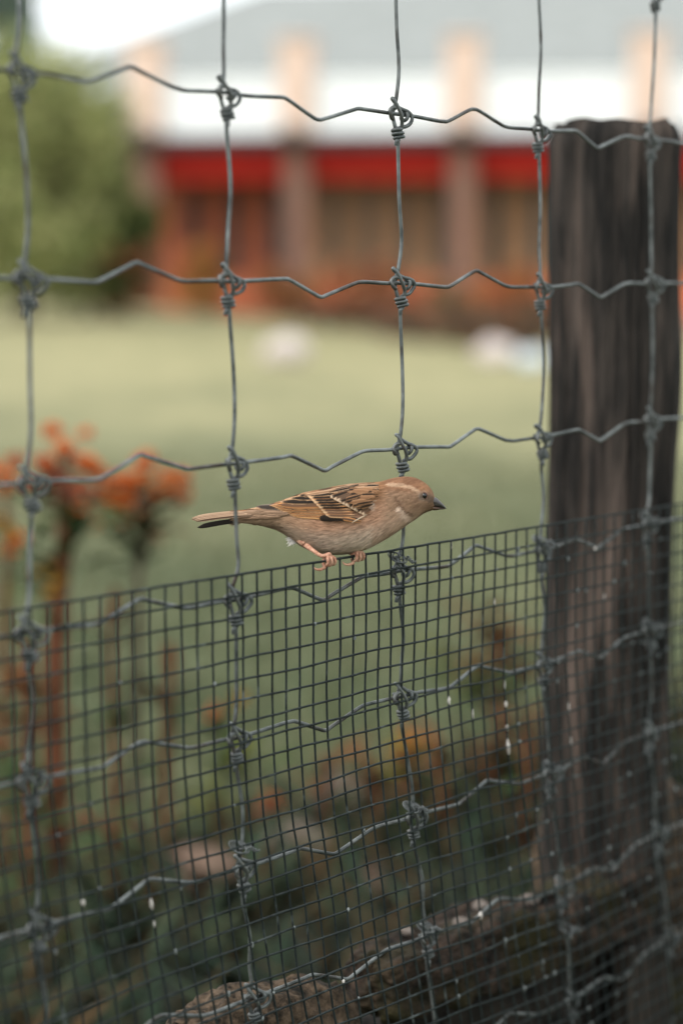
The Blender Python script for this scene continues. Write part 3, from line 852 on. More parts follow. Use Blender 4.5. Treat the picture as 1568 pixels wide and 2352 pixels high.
# knots: (x, z, y) in mm, x along the picture, y towards the camera
def knot_mesh(seed):
    rr = random.Random(seed)
    def J(p): return tuple(c + rr.uniform(-.35, .35) for c in p)
    curves = []
    curves.append([(2.7, -9, .8), (2.7, -5, 2.0), (.9, -1.2, 3.2), (-.6, 2.2, 3.1), (-2.6, 6.6, 2.4), (-3.2, 8.6, 1.0), (-2.4, 9.1, -1.2), (-.2, 7.7, -2.5), (2.4, 5.2, -2.0), (4.9, 2.8, -.2), (6.6, 1.9, 1.8), (8.4, .3, 2.4), (8.9, -2.2, 2.4), (7.9, -5.0, 2.2), (5.6, -6.9, 1.6), (3.4, -7.6, .4), (1.6, -9, -1.0)])
    curves.append([(5.4, 1.6, -1.6), (6.3, 1.3, 1.2), (6.0, -.8, 2.4), (5.2, -3.0, 1.6), (4.6, -3.6, -.6), (4.8, -1.2, -2.2)])
    curves.append([(-1.8, 3.4, 2.2), (-4.2, 3.4, 2.0), (-6.2, 1.4, 2.2), (-6.4, -1.2, 2.2), (-4.8, -3.2, 1.6), (-2.6, -3.0, .2), (-2.2, -.5, -2.2), (-3.4, 2.4, -1.6)])
    hel = []
    cx0 = .7
    for i in range(29):
        a = 2 * math.pi * i / 10.5 + 1.2
        z = -9.3 - i * .215
        rad = 2.75 if i < 22 else 2.3
        hel.append((cx0 + .05 * i + math.cos(a) * rad, z, math.sin(a) * rad))
    hel += [(-1.0, -16.6, 1.9), (-1.5, -18.0, 2.0), (-1.4, -19.6, 1.8)]
    curves.append(hel)
    V, Fc = [], []
    for c in curves:
        pts = []
        for (x, z, y) in [J(p) if c is not hel else p for p in c]:
            # x is measured across the picture: split between along the fence and depth
            v = FT * (x / .80) + FN * y
            pts.append((v[0] / 1000, v[1] / 1000, z / 1000))
        tube_data(catmull(pts, 4), RW * .98 / 1000, 8, V, Fc)
    me = bpy.data.meshes.new('knot'); me.from_pydata([tuple(v) for v in V], [], Fc)
    me.polygons.foreach_set('use_smooth', [True] * len(me.polygons)); me.materials.append(M['wire'])
    return me
KM = [knot_mesh(s) for s in range(5)]
for r in range(10):
    for k in KS:
        u, z = knot_pos(r, k)
        o = bpy.data.objects.new('knot', KM[(r * 3 + k) % 5]); link(o, wf)
        o.location = fence(u, z) - WF0
        o.rotation_euler = (random.uniform(-.06, .06), random.uniform(-.09, .09), random.uniform(-.22, .22))

# ================================================================== WELDED MESH hung on the camera side
DU, DZ, MT = 12.15, 12.5, 681.5
def mesh_shift(z):
    t = max(0.0, (590 - z) / 262.0)
    return 42.0 * min(t, 1.3) ** 1.35
def mesh_pt(i, z, j=None):
    u = -10.5 + i * DU
    s = mesh_shift(z)
    w = 4.0 + 1.6 * noise.noise(Vector((u * .008, z * .01, 1))) + 2.5 * max(0, (520 - z) / 200)
    du = 1.6 * noise.noise(Vector((u * .02, z * .016, 5))) * min(1.5, max(0.15, (660 - z) / 120)) + .5 * noise.noise(Vector((u * .3, z * .06, 2)))
    dz = 1.9 * noise.noise(Vector((u * .015, z * .05, 8))) * min(1.4, max(.1, (680 - z) / 100)) + .35 * noise.noise(Vector((u * .07, z * .3, 4)))
    dz -= 5 * max(0, (500 - z) / 200) * math.sin(u * .012)
    return u + s + du, z + dz, w
wm = empty('welded_wire_mesh', fence(0, 0, 4))
tag(wm, 'dark small square welded wire mesh fixed to the lower fence under the bird', 'wire mesh')
WM0 = fence(0, 0, 4)
I0, I1 = -42, 46
NROW = 40
RM = .72
for j in range(NROW):
    z = MT - DZ * j
    path = []
    for i in range(I0 * 2, I1 * 2 + 1):
        u, zz, w = mesh_pt(i / 2, z)
        path.append(fence(u, zz, w + .0) - WM0)
    V, Fc = tube_data(path, (RM * 1.12 if j == 0 else RM) / 1000, 7)
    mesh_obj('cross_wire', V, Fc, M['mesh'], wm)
for i in range(I0, I1 + 1):
    path = []
    for j in range(0, (NROW - 1) * 2 + 1):
        z = MT - DZ * j / 2
        u, zz, w = mesh_pt(i, z)
        path.append(fence(u, zz + (.55 if j == 0 else 0), w - .95) - WM0)
    V, Fc = tube_data(path, RM * .98 / 1000, 7)
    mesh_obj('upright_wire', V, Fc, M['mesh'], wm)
# weld beads and crusts of zinc, thicker on the right half
def blob_data(c, sx, sz, V, Fc, ns=6):
    b = len(V)
    for lat in (-.7, 0, .7):
        for k in range(ns):
            a = 2 * math.pi * k / ns
            p = FT * (math.cos(a) * sx * math.cos(lat) / 1000) + FN * (math.sin(a) * sx * math.cos(lat) / 1000)
            V.append(c + Vector((p[0], p[1], math.sin(lat) * sz / 1000 * 1.4)))
    for l in range(2):
        for k in range(ns):
            k2 = (k + 1) % ns
            Fc.append((b + l * ns + k, b + l * ns + k2, b + (l + 1) * ns + k2, b + (l + 1) * ns + k))
    Fc.append(tuple(b + k for k in reversed(range(ns)))); Fc.append(tuple(b + 2 * ns + k for k in range(ns)))
random.seed(21)
V, Fc, V2, F2 = [], [], [], []
for i in range(I0, I1 + 1):
    for j in range(1, NROW):
        u, z, w = mesh_pt(i, MT - DZ * j)
        c = fence(u, z, w - .4) - WM0
        blob_data(c, random.uniform(.75, 1.0), random.uniform(.7, 1.0), V, Fc)
        pr = .03 + .10 * max(0, min(1, (i - 2) / 16))
        if random.random() < pr:
            s = random.uniform(.72, 1.05)
            u2, z2, w2 = mesh_pt(i + random.uniform(-.06, .06), MT - DZ * (j + random.uniform(-.1, .15)))
            blob_data(fence(u2, z2, w2 + random.uniform(-.1, .5)) - WM0, s, s * random.uniform(.8, 2.2), V2, F2)
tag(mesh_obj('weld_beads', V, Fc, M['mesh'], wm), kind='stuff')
tag(mesh_obj('zinc_specks', V2, F2, M['zinc'], wm), kind='stuff')
# whitish dried splashes on single wires
for (px, py, L, wd) in ((1175, 1615, 4, 1.5), (1174, 1670, 4, 1.5), (1176, 1712, 11, 1.7), (1040, 1612, 6, 1.4), (1130, 1385, 5, 1.1), (1168, 1570, 7, 1.0), (1100, 2100, 5, 2.0), (790, 2265, 3, 1.5), (1365, 1262, 3, 1.5), (1095, 1640, 6, 1.1), (1320, 1700, 9, 1.1), (1310, 1625, 8, 1.0), (208, 2075, 4, 1.4), (358, 2075, 7, 1.4), (362, 2120, 4, 1.2), (1385, 1370, 5, 1.2), (1050, 1250, 6, .7)):
    d = ray(px, py); s = np.dot(FP - CAMP + FN * .0048, FN) / np.dot(d, FN); q = CAMP + d * s
    u = float(np.dot(q - FP, FT)) * 1000; z = float(q[2]) * 1000
    i = round((u - mesh_shift(z) + 10.5) / DU)
    V, Fc = [], []
    path = []; rad = []
    for k in range(7):
        zz = z + L * (.5 - k / 6)
        uu, z3, ww = mesh_pt(i, zz)
        path.append(fence(uu + random.uniform(-.2, .2), z3, ww - .5) - WM0); rad.append((wd * .6 if wd >= 1.4 else wd * .45) / 1000 * (.35 + math.sin(math.pi * (k + .5) / 7) * random.uniform(.6, 1)))
    tube_data(path, rad, 7, V, Fc)
    mesh_obj('dried_splash', V, Fc, M['drop'], wm)
# thin tie wires lashing the mesh to the fence
def tie(r, k, du=0, dz=0):
    u, z = KN[r][k]; u += du; z += dz
    pts = []
    for i in range(20):
        a = 2 * math.pi * i / 7.5
        pts.append((u - 2.5 + i * .3 + 2.9 * math.cos(a), z + 2 + 3.2 * math.sin(a) - i * .08, 1.5 + 4.4 * math.cos(a + .9)))
    for i in range(12):
        a = 2 * math.pi * i / 4.2
        pts.append((u + 4 + i * .55, z + 1.5 - i * .35 + 1.0 * math.sin(a), 6.3 + 1.0 * math.cos(a)))
    pts.append((u + 11.5, z - 1.5, 7.6))
    V, Fc = tube_data(catmull([fence(*p) - WM0 for p in pts], 3), .50 / 1000, 6)
    mesh_obj('tie_wire', V, Fc, M['tie'], wm)
tie(4, 2, -3, 8); tie(4, 3, -2, 6); tie(6, 1, -3, 13); tie(7, 2, -2, 6); tie(6, 2, -3, 6); tie(7, 3, 6, -32); tie(6, 3, -2, 4); tie(4, 4, -2, 3); tie(5, 4, -2, 3)

# ================================================================== THE SPARROW
SPX = 1.1306e-4                # metres per unit of the drawing below
YB = 1.190
def b2w(zx, zy, Y=None):
    px = (zx / 1.3635 + 700) * .57413; py = (zy / 1.3635 + 1800) * .57413
    return Vector(at(px, py, YB if Y is None else Y))
BO = b2w(850, 600)
def bp(zx, zy, w=0.0):
    """drawing units (x right, y down) and w metres towards the camera -> local coordinates of the bird"""
    q = b2w(zx, zy, YB - w)
    return q - BO
def wire_top(zx):
    """the top wire of the mesh where it is seen at drawing x"""
    px = (zx / 1.3635 + 700) * .57413
    lo, hi = -200.0, 200.0
    for _ in range(40):
        mid = (lo + hi) / 2
        q = fence(*mesh_pt((mid + 10.5) / DU, MT))
        x = CX + FPX * q.x / np.dot(np.array(q) - CAMP, FWD)
        if x < px: lo = mid
        else: hi = mid
    return fence(*mesh_pt(((lo + hi) / 2 + 10.5) / DU, MT))
bird = empty('sparrow', BO)
tag(bird, 'brown streaked female sparrow perched on the top wire of the mesh', 'bird')
ST = [ # x, top, bottom, half width (drawing units)
 (330, 338, 384, 20), (400, 327, 393, 34), (480, 310, 408, 60), (560, 288, 434, 92), (640, 258, 486, 126), (700, 238, 528, 150), (780, 222, 556, 172), (860, 206, 567, 183), (940, 192, 563, 186),
 (1020, 184, 546, 180), (1080, 182, 520, 168), (1130, 175, 492, 150), (1180, 160, 463, 130), (1230, 151, 430, 116), (1270, 149, 402, 108), (1310, 156, 376, 99), (1345, 172, 350, 87), (1375, 194, 334, 70), (1398, 221, 327, 50), (1412, 248, 318, 30), (1418, 268, 304, 12)]
SX = np.array([s[0] for s in ST], float)
def smooth_interp(x, col):
    Y_ = np.array([s[col] for s in ST], float)
    # monotone-ish cubic through the stations
    i = int(np.clip(np.searchsorted(SX, x) - 1, 0, len(SX) - 2))
    t = (x - SX[i]) / (SX[i + 1] - SX[i])
    def sl(k):
        if k == 0: return (Y_[1] - Y_[0]) / (SX[1] - SX[0])
        if k == len(SX) - 1: return (Y_[-1] - Y_[-2]) / (SX[-1] - SX[-2])
        return (Y_[k + 1] - Y_[k - 1]) / (SX[k + 1] - SX[k - 1])
    h = SX[i + 1] - SX[i]
    return float((2 * t ** 3 - 3 * t ** 2 + 1) * Y_[i] + (t ** 3 - 2 * t ** 2 + t) * h * sl(i) + (-2 * t ** 3 + 3 * t ** 2) * Y_[i + 1] + (t ** 3 - t ** 2) * h * sl(i + 1))
def prof(x): return smooth_interp(x, 1), smooth_interp(x, 2), smooth_interp(x, 3)
def body_w(zx, zy):
    """half width in metres of the body at a drawing point (0 outside)"""
    if zx < 330 or zx > 1418: return 0.0
    tp, bt, hw = prof(zx)
    yy = (zy - (tp + bt) / 2) / ((bt - tp) / 2)
    if abs(yy) >= 1: return 0.0
    return hw * SPX * (1 - abs(yy) ** 2.2) ** .5
def lerp3(a, b, t): return tuple(a[i] + (b[i] - a[i]) * t for i in range(3))
def sstep(a, b, x):
    t = min(max((x - a) / (b - a), 0), 1); return t * t * (3 - 2 * t)
def seg_dist(x, y, pts):
    best = 1e9
    for (x0, y0), (x1, y1) in zip(pts[:-1], pts[1:]):
        dx, dy = x1 - x0, y1 - y0
        t = min(max(((x - x0) * dx + (y - y0) * dy) / (dx * dx + dy * dy), 0), 1)
        best = min(best, math.hypot(x - x0 - t * dx, y - y0 - t * dy))
    return best
def plume_col(zx, zy):
    tp, bt, hw = prof(min(max(zx, 331), 1417))
    v = min(max((zy - tp) / (bt - tp), 0), 1)
    top = (.25, .125, .062); mid = (.40, .222, .14); bel = (.60, .46, .36)
    c = lerp3(top, mid, sstep(.18, .5, v)); c = lerp3(c, bel, sstep(.55, .85, v) * (1 if zx < 1100 else .55))
    # darker, browner undertail and flank
    c = lerp3(c, (.21, .135, .085), sstep(700, 560, zx) * sstep(.25, .5, v) * .9)
    c = lerp3(c, (.28, .185, .115), sstep(820, 700, zx) * sstep(.5, .3, abs(v - .6)) * .5)
    # head
    h = sstep(1120, 1200, zx)
    if h > 0:
        crown = (.21, .108, .062); cheek = (.255, .155, .098); throat = (.34, .22, .145)
        hc = lerp3(crown, cheek, sstep(205, 250, zy + (zx - 1300) * -.1))
        hc = lerp3(hc, throat, sstep(305, 350, zy))
        c = lerp3(c, hc, h * (1 if zy < 350 else .6))
        d = seg_dist(zx, zy, [(1185, 186), (1240, 192), (1290, 205), (1330, 226)])
        c = lerp3(c, (.48, .32, .21), .7 * sstep(15, 4, d + 5 * noise.noise(Vector((zx * .06, zy * .1, 4)))))
        d = seg_dist(zx, zy, [(1215, 255), (1232, 285), (1262, 322), (1300, 350)])
        c = lerp3(c, (.12, .07, .045), .75 * sstep(10, 2, d))
        d = seg_dist(zx, zy, [(1232, 315), (1262, 350), (1285, 378)])
        c = lerp3(c, (.58, .42, .32), .8 * sstep(20, 6, d))
        d = math.hypot(zx - 1358, zy - 250)
        c = lerp3(c, (.42, .30, .22), .5 * sstep(30, 22, d)); c = lerp3(c, (.10, .075, .06), .7 * sstep(26, 19, d))
        c = lerp3(c, (.13, .09, .07), .7 * sstep(24, 8, seg_dist(zx, zy, [(1375, 258), (1398, 272)])))
        c = lerp3(c, (.36, .19, .10), .4 * sstep(40, 15, math.hypot(zx - 1365, zy - 212)))
    # pale shoulder spot
    d = math.hypot((zx - 1088) / 1.1, zy - 302)
    c = lerp3(c, (.62, .48, .38), .75 * sstep(30, 8, d))
    # dark streaks of the mantle
    if zx < 1120 and v < .3:
        n_ = noise.noise(Vector((zx * .010, zy * .09, 3.0)))
        c = lerp3(c, (.05, .032, .022), .85 * sstep(.0, .22, n_)); c = lerp3(c, (.50, .33, .21), .6 * sstep(-.1, -.35, n_))
    # streaky breast
    n_ = noise.noise(Vector((zx * .02, (zy + zx * .35) * .09, 9.0)))
    f = 1 + .34 * n_ + .10 * noise.noise(Vector((zx * .012, zy * .016, 21)))
    return tuple(min(.9, x * f) for x in c)
# one continuous body with its legs
V, C, Fc, MI = [], [], [], []
xs = list(np.linspace(331, 1200, 60)) + list(np.linspace(1212, 1417.5, 30))
NS = 48
for x in xs:
    tp, bt, hw = prof(x); zc, hh = (tp + bt) / 2, (bt - tp) / 2
    for k in range(NS):
        a = 2 * math.pi * k / NS
        ca, sa = math.cos(a), math.sin(a)
        wy = math.copysign(abs(ca) ** .92, ca); zy = math.copysign(abs(sa) ** .92, sa)
        V.append(bp(x, zc - hh * zy, hw * SPX * wy)); C.append(plume_col(x, zc - hh * zy))
for i in range(len(xs) - 1):
    for k in range(NS):
        k2 = (k + 1) % NS
        Fc.append((i * NS + k, i * NS + k2, (i + 1) * NS + k2, (i + 1) * NS + k)); MI.append(0)
Fc.append(tuple(reversed(range(NS)))); MI.append(0)
Fc.append(tuple((len(xs) - 1) * NS + k for k in range(NS))); MI.append(0)
def add_tube(pts, rads, mi, n=4, ns=9):
    sm = catmull(pts, n)
    rr = list(np.interp(np.linspace(0, len(pts) - 1, len(sm)), range(len(pts)), rads))
    f0 = len(Fc); v0 = len(V)
    tube_data(sm, rr, ns, V, Fc)
    MI.extend([mi] * (len(Fc) - f0)); C.extend([(.5, .25, .15)] * (len(V) - v0))
FDIR = Vector(FT)
def foot(grip, ankle_pts, ank_r, flip):
    """grip: point of the wire's axis; the toes curl round the wire, which runs along FT"""
    tl = Vector((0, 0, 1)); side = Vector(FN)
    g = grip - BO
    knob = g + tl * .0021 + Vector((.0004, 0, 0))
    add_tube(ankle_pts + [knob + tl * .0016, knob + side * .0002], ank_r + [.00145, .0013], 1, 6, 10)
    # three front toes over the camera side, the hind toe round the back
    for off, L in ((-2.6, 1.0), (.4, 1.1), (3.2, 1.0)):
        o = FDIR * (off / 1000)
        pts = [knob, g + o * .55 + tl * .0021 + side * .0009, g + o + tl * .0012 + side * .0021, g + o * 1.15 + side * .0024 - tl * .0010, g + o * 1.2 + side * .0014 - tl * .0026 * L, g + o * 1.2 - side * .0003 - tl * .0031 * L]
        add_tube(pts, [.0013, .00115, .00105, .00100, .0009, .0007], 1, 4, 8)
        e = pts[-1]
        add_tube([e, e - side * .0012 + tl * .0000 - FDIR * .0002, e - side * .0022 + tl * .0010], [.0006, .00042, .00012], 2, 4, 6)
    o = -FDIR * .0008
    pts = [knob, g + o + tl * .0016 - side * .0014, g + o * 2 - side * .0023, g + o * 3 - side * .0016 - tl * .0026, g + o * 4.2 - tl * .0040 + side * .0004]
    add_tube(pts, [.0013, .0012, .0011, .001, .0008], 1, 4, 8)
    # long hind claw sweeping back to the left below the wire
    e = pts[-1]
    add_tube([e, e + Vector((-.0030, -.0004, -.0012)), e + Vector((-.0058, -.0008, -.0008)), e + Vector((-.0072, -.0008, .0010))], [.00095, .0009, .0006, .00012], 1, 4, 7)
g1 = wire_top(836); g2 = wire_top(992)
foot(g1, [bp(672, 462, .0040), bp(700, 500, .0100), bp(716, 520, .0115), bp(755, 550, (YB - g1.y) * .7 + .002), bp(800, 578, (YB - g1.y) + .001)], [.0040, .0030, .0019, .00125, .00115], 1)
foot(g2, [bp(900, 520, -.008), bp(945, 550, -.0085), bp(980, 566, (YB - g2.y))], [.003, .0020, .0016], -1)
body = mesh_obj('body', V, Fc, None, bird, cols=C, mats=[M['plumage'], M['skin'], M['claw']], midx=MI)

# soft plumage: short barbs lying back over the body
def plumage():
    V, C, Fc = [], [], []
    N = 26000
    for _ in range(N):
        x = random.uniform(345, 1412)
        if random.random() < .25: x = random.uniform(1150, 1412)
        a = random.uniform(0, 2 * math.pi)
        if math.cos(a) < -.35 and random.random() < .6: continue
        tp, bt, hw = prof(x); zc, hh = (tp + bt) / 2, (bt - tp) / 2
        ca, sa = math.cos(a), math.sin(a)
        wy = math.copysign(abs(ca) ** .92, ca); zy_ = math.copysign(abs(sa) ** .92, sa)
        zx, zy, w = x, zc - hh * zy_, hw * SPX * wy
        head = sstep(1150, 1300, x)
        L = (48 - 32 * head) * random.uniform(.6, 1.25)
        # flow: back towards the tail, sinking on the belly, sweeping down from the face
        dx = -1.0; dy = .10 + .30 * sstep(.1, .9, -zy_) * (1 - .5 * head) + .35 * head * sstep(1390, 1250, x) * sstep(-.2, .6, -zy_)
        dx, dy = dx + random.uniform(-.1, .1), dy + random.uniform(-.16, .16)
        x2, y2 = zx + dx * L, zy + dy * L
        x3, y3 = zx + dx * L * .5, zy + dy * L * .5
        def on(xx, yy):
            if xx < 332: return (xx, yy, w * .8)
            tp2, bt2, hw2 = prof(min(xx, 1417)); zc2, hh2 = (tp2 + bt2) / 2, (bt2 - tp2) / 2
            # keep the same angle round the body
            return (xx, zc2 - hh2 * zy_ + (yy - zy) * abs(ca), hw2 * SPX * wy)
        m3, m2 = on(x3, y3), on(x2, y2)
        lift = random.uniform(.3, 1.0) * (.00055 - .0003 * head)
        def out(p, l):
            c_ = Vector(bp(p[0], p[1], p[2]))
            nrm = Vector((0, -wy, zy_)); nrm.normalize()
            return c_ + nrm * l
        p0, p1, p2 = out((zx, zy, w), .00015), out(m3, .00035 + lift * .6), out(m2, .0001 + lift)
        t = (p2 - p0).normalized(); nrm = Vector((0, -wy, zy_)).normalized(); sd = t.cross(nrm).normalized()
        wd = random.uniform(.00022, .00042) * (1 - .45 * head)
        b = len(V)
        V += [p0 - sd * wd * .7, p0 + sd * wd * .7, p1 - sd * wd, p1 + sd * wd, p2]
        c = np.array(plume_col(zx, zy)) * random.uniform(.82, 1.18)
        C += [c * .95, c * .95, c, c, c * 1.08]
        Fc += [(b, b + 1, b + 3, b + 2), (b + 2, b + 3, b + 4)]
    # loose white fluff at the vent
    for _ in range(170):
        zx, zy = random.gauss(655, 14), random.gauss(490, 9)
        L = random.uniform(14, 44); an = R(random.gauss(188, 26))
        x2, y2 = zx + math.cos(an) * L, zy - math.sin(an) * L
        w = random.uniform(-.001, .006)
        p0, p2 = Vector(bp(zx, zy, w)), Vector(bp(x2, y2, w + random.uniform(-.002, .002)))
        p1 = (p0 + p2) / 2 + Vector((0, 0, random.uniform(-.0006, .0006))); sd = Vector((0, .2, 1)) * .00022
        b = len(V); V += [p0 - sd, p0 + sd, p1 - sd, p1 + sd, p2]
        c = np.array((.62, .58, .54)) * random.uniform(.7, 1.2); C += [c] * 5
        Fc += [(b, b + 1, b + 3, b + 2), (b + 2, b + 3, b + 4)]
    o = mesh_obj('plumage', V, Fc, M['plumage'], bird, cols=C)
    tag(o, kind='stuff')
random.seed(3)
plumage()

# eyes and beak ---------------------------------------------------------
for s in (1, -1):
    bm = bmesh.new(); bmesh.ops.create_uvsphere(bm, u_segments=24, v_segments=16, radius=.00205)
    me = bpy.data.meshes.new('eye'); bm.to_mesh(me); bm.free(); me.materials.append(M['eye'])
    me.polygons.foreach_set('use_smooth', [True] * len(me.polygons))
    o = bpy.data.objects.new('eye', me); link(o, bird)
    o.location = bp(1358, 249, s * (body_w(1358, 249) - .0007))
    Vr, Fr = tube_data(catmull([Vector((math.cos(q) * .0020, -s * .0009, math.sin(q) * .0020)) for q in np.linspace(0, 2 * math.pi, 13)], 2), .00032, 6)
    mesh_obj('eye_ring', Vr, Fr, M['claw'], o)
def beak_part(name, spine, cols_fn):
    """spine: (x, top, bottom, halfwidth) stations"""
    V, C, Fc = [], [], []
    ns = 20
    for (x, t, b_, hw) in spine:
        zc, hh = (t + b_) / 2, (b_ - t) / 2
        for k in range(ns):
            a = 2 * math.pi * k / ns
            zy = zc - hh * math.sin(a)
            V.append(bp(x, zy, hw * SPX * math.cos(a))); C.append(cols_fn(x, zy))
    for i in range(len(spine) - 1):
        for k in range(ns):
            k2 = (k + 1) % ns
            Fc.append((i * ns + k, i * ns + k2, (i + 1) * ns + k2, (i + 1) * ns + k))
    Fc.append(tuple(reversed(range(ns)))); Fc.append(tuple((len(spine) - 1) * ns + k for k in range(ns)))
    return mesh_obj(name, V, Fc, M['beak'], bird, cols=C)
def ubc(x, zy):
    n_ = noise.noise(Vector((x * .12, zy * .12, 1)))
    c = lerp3((.028, .023, .021), (.12, .105, .098), sstep(.0, .5, n_) * .6 + .15 * sstep(300, 268, zy))
    return lerp3(c, (.45, .24, .05), sstep(1398, 1384, x) * sstep(285, 300, zy))
def lbc(x, zy):
    c = lerp3((.085, .045, .028), (.04, .024, .018), sstep(1410, 1470, x))
    return lerp3(c, (.46, .25, .06), sstep(1404, 1386, x) * .9)
beak_part('upper_beak', [(1380, 262, 304, 44), (1398, 255, 307, 42), (1412, 256, 309, 38), (1428, 263, 312, 32), (1444, 278, 315, 23), (1458, 292, 317.5, 16), (1469, 305, 320, 9), (1476, 315, 322, 3.5), (1478, 319, 322.5, 1)], ubc)
beak_part('lower_beak', [(1376, 296, 322, 38), (1392, 300, 326, 35), (1410, 305, 330, 31), (1428, 309, 329, 24), (1446, 313, 325.5, 15), (1460, 316, 324.5, 9), (1470, 318.5, 323.5, 3)], lbc)

# wings and tail: single feathers laid in overlapping rows -----------------
WHW = [(430, .0035), (480, .0062), (560, .0110), (640, .0150), (720, .0178), (800, .0198), (900, .0214), (1000, .0216), (1080, .0205), (1140, .018)]
def wing_w(zx, zy):
    hw = float(np.interp(zx, [p[0] for p in WHW], [p[1] for p in WHW]))
    zm = float(np.interp(zx, [430, 560, 700, 850, 1000, 1120], [312, 325, 330, 318, 305, 280]))
    sp = float(np.interp(zx, [430, 560, 700, 850, 1000, 1120], [60, 90, 130, 160, 160, 130]))
    flat = hw * (1 - .55 * min(1.6, abs(zy - zm) / sp) ** 2)
    return max(flat, body_w(zx, zy) + .0007)
def feather(name, parent, root, tip, W, layer, col, bow=0.0, side=1, shape='round', wfun=wing_w, wconst=None, nl=12, taper=.5):
    """col(t, s) gives the colour along (0 root .. 1 tip) and across (-1 .. 1)"""
    V, C, Fc = [], [], []
    na = 9
    r_, t_ = np.array(root, float), np.array(tip, float)
    d = t_ - r_; Ln = np.linalg.norm(d); d /= Ln; nr = np.array([-d[1], d[0]])
    for i in range(nl + 1):
        t = i / nl
        if shape == 'round': ww = W * min(1, .45 + 1.4 * t) * (1 - max(0, (t - .78) / .22) ** 2.2) ** .5 if t < 1 else 0.02 * W
        else: ww = W * min(1, taper + 1.2 * t) * (1 - max(0, (t - .45) / .55) ** 2.0) ** .7 if t < 1 else 0.02 * W
        c_ = r_ + d * Ln * t + nr * bow * math.sin(math.pi * t)
        for k in range(na):
            s = -1 + 2 * k / (na - 1)
            q = c_ + nr * s * ww
            w = (wconst if wconst is not None else wfun(q[0], q[1])) + layer / 1000 + .00022 * (1 - s * s) - .00018 * (t > .9)
            V.append(bp(q[0], q[1], side * w)); C.append(col(t, s))
    for i in range(nl):
        for k in range(na - 1):
            a = i * na + k; Fc.append((a, a + 1, a + na + 1, a + na))
    return mesh_obj(name, V, Fc, M['feather'], parent, cols=C)
def edged(center, edge, tip=None, lo=.5, hi=.85, tipw=.12, shaft=True, seed=0):
    def f(t, s):
        n_ = noise.noise(Vector((t * 5 + seed, s * 3, seed * 1.7))) * .15
        c = lerp3(center, edge, sstep(lo, hi, abs(s) + n_))
        if shaft and abs(s) < .12: c = lerp3(c, (.03, .02, .015), .35)
        if tip: c = lerp3(c, tip, sstep(1 - tipw * 1.8, 1 - tipw * .5, t + n_ * .4))
        g = 1 + .12 * noise.noise(Vector((t * 30, s * 9 + seed, 2)))
        return tuple(x * g for x in c)
    return f
DK = (.015, .010, .007); RUF = (.50, .22, .082); BUF = (.56, .33, .175); CRM = (.58, .37, .22); BRN = (.19, .095, .048); PALE = (.50, .38, .29)
random.seed(9)
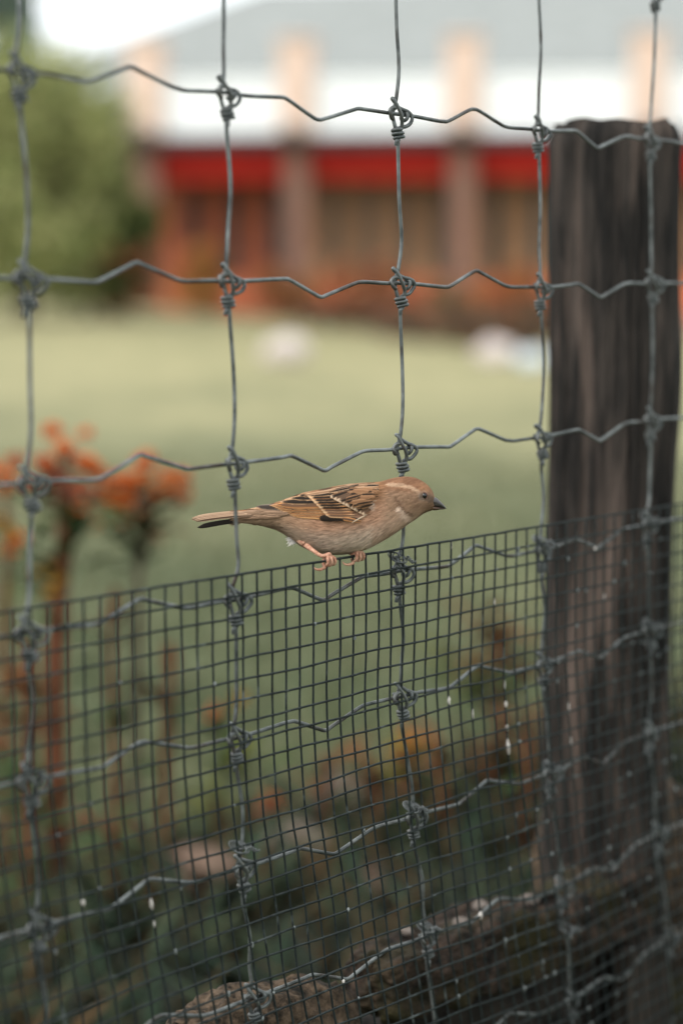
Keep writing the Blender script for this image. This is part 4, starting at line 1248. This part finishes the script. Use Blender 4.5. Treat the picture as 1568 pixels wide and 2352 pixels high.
for side in (1, -1):
    wing = empty('wing'); link_parent = wing; wing.parent = bird
    tag(wing)
    n_ = 0
    def fe(*a, **k):
        global n_
        n_ += 1
        return feather('wing_feather', wing, *a, side=side, **k)
    # primaries: the dark folded wing point
    for i, (tx, ty) in enumerate(((534, 340), (512, 333), (490, 326), (470, 319), (452, 313), (441, 308))):
        fe((760 - i * 8, 352 - i * 5), (tx, ty), 17, .10 + .10 * i, edged((.055, .042, .036), (.24, .19, .15), lo=.72, hi=.95, tip=(.2, .16, .13), tipw=.04, seed=i), bow=5, shape='point')
    # secondaries, a fan of narrow rufous edges
    for i in range(10):
        tx, ty = 640 - i * 14, 362 - i * 6.4
        fe((872 - i * 3, 376 - i * 9.5), (tx, ty), 13.5, .55 + .09 * i, edged((.085, .048, .030), RUF if i % 2 else (.52, .27, .115), lo=.22, hi=.6, seed=i + 10, tip=BUF, tipw=.05), bow=6, shape='point', taper=.8)
    # tertials
    for i, (rx, ry, tx, ty, W) in enumerate(((840, 290, 548, 297, 21), (850, 268, 572, 283, 21), (860, 248, 622, 263, 18), (860, 236, 672, 247, 15))):
        fe((rx, ry), (tx, ty), W, 1.45 + .14 * i, edged((.13, .068, .038) if i < 1 else DK, BUF if i else RUF, lo=.62, hi=.9, tip=CRM, tipw=.05, seed=i + 30), bow=-5, shape='point', taper=.8)
    # dark patch of the primary coverts
    fe((905, 376), (786, 372), 17, 1.65, edged(DK, DK, seed=40), shape='round')
    fe((960, 384), (850, 384), 10, 1.6, edged(DK, BRN, seed=41), shape='round')
    fe((1010, 378), (892, 380), 13, 1.75, edged(DK, (.08, .05, .035), seed=42), shape='round')
    # greater coverts
    for i in range(9):
        t = i / 8
        tx = 712 + 108 * t ** .9; ty = 246 + 108 * t
        fe((900 + 78 * t, 236 + 122 * t), (tx, ty), 12.5, 1.85 + .06 * (8 - i), edged(DK if i < 6 else (.14, .075, .045), RUF if i % 2 else BUF, CRM, lo=.42, hi=.80, tipw=.085, seed=i + 50), bow=-3, shape='round')
    fe((1015, 392), (905, 372), 11, 1.95, edged((.10, .06, .04), RUF, lo=.3, hi=.8, seed=70), shape='round')
    # median coverts with the white wing bar
    for i in range(12):
        t = i / 11
        fe((940 + 126 * t, 228 + 96 * t), (846 + 172 * t, 258 + 92 * t), 12.5, 2.75 + .04 * (11 - i), edged((.10, .058, .036) if i % 3 else DK, BRN, (.62, .44, .30), lo=.45, hi=.85, tipw=.10 + .05 * ((i * 7) % 3), seed=i + 80), shape='round')
    # lesser coverts and scapulars
    for i in range(26):
        rx, ry = random.uniform(985, 1115), random.uniform(212, 300)
        L = random.uniform(62, 100)
        ang = R(random.uniform(-4, 16) + (ry - 240) * .12)
        while L > 24:
            ex, ey = rx - L * math.cos(ang), ry + L * math.sin(ang)
            if ey < 258 + (ex - 846) * .536 - 17: break
            L -= 4
        if L <= 24: continue
        dk = random.random() < .5
        fe((rx, ry), (rx - L * math.cos(ang), ry + L * math.sin(ang)), random.uniform(10, 15), 2.9 + .03 * i, edged(DK if dk else (.20, .10, .05), (.30, .16, .082) if not dk else (.25, .13, .066), lo=.3 if dk else .5, hi=.8, seed=i + 100, shaft=dk), shape='round')
    # mantle streaks towards the back
    for i, (rx, ry, tx, ty) in enumerate(((1110, 192, 990, 196), (1050, 190, 905, 208), (1000, 190, 850, 220), (1090, 205, 960, 214), (980, 200, 820, 234), (930, 202, 770, 240), (1030, 207, 900, 224), (900, 212, 735, 244), (1110, 214, 1000, 226), (860, 222, 700, 248))):
        fe((rx, ry), (tx, ty), 8.5, 2.2 + .08 * (i % 5), edged(DK if i % 2 == 0 else (.24, .135, .075), (.46, .29, .18), lo=.45, hi=.9, seed=i + 140), shape='point', taper=.7)
    # white edge of the bend of the wing
    fe((1045, 352), (962, 398), 4.0, 2.3, edged((.52, .40, .29), (.4, .3, .2), seed=160, shaft=False), shape='point')
tail = empty('tail'); tail.parent = bird
tf = [((470, 338), (92, 372), 9.5, .0030), ((470, 343), (86, 380), 9.0, .0042), ((470, 350), (98, 384), 9.0, .0054), ((470, 356), (112, 390), 8.0, .0062), ((470, 335), (108, 366), 9.0, .0010), ((470, 338), (104, 370), 9.0, -.0012), ((470, 342), (100, 376), 9, -.0034)]
for i, (r0, t0, W, w) in enumerate(tf):
    feather('tail_feather', tail, r0, t0, W, 0, edged((.07, .04, .026) if i % 2 else (.24, .15, .095), (.42, .28, .185), lo=.35, hi=.8, seed=i + 200), bow=7, shape='round', wconst=w, nl=16)
for i, (r0, t0, W, w) in enumerate((((470, 372), (120, 424), 12, .0022), ((480, 374), (126, 420), 11, -.001), ((480, 372), (136, 414), 11, -.003))):
    feather('tail_feather', tail, r0, t0, W, 0, edged((.018, .014, .012), (.03, .022, .018), lo=.8, hi=1, seed=i + 230), bow=6, shape='round', wconst=w, nl=16)
# tail coverts blend body and tail
for i in range(46):
    x = random.uniform(395, 575); y = random.uniform(322, 380) + (x - 480) * -.05
    feather('tail_covert', tail, (x + 52, y - 5 + random.uniform(-4, 4)), (x - 48, y + 3), random.uniform(3.5, 6.5), .25 + .012 * i, edged((.20, .125, .08) if i % 3 else (.13, .08, .05), (.34, .22, .14), lo=.3, hi=.9, seed=i + 250), shape='point', wfun=lambda a, b_: body_w(max(a, 335), b_) + .0011)
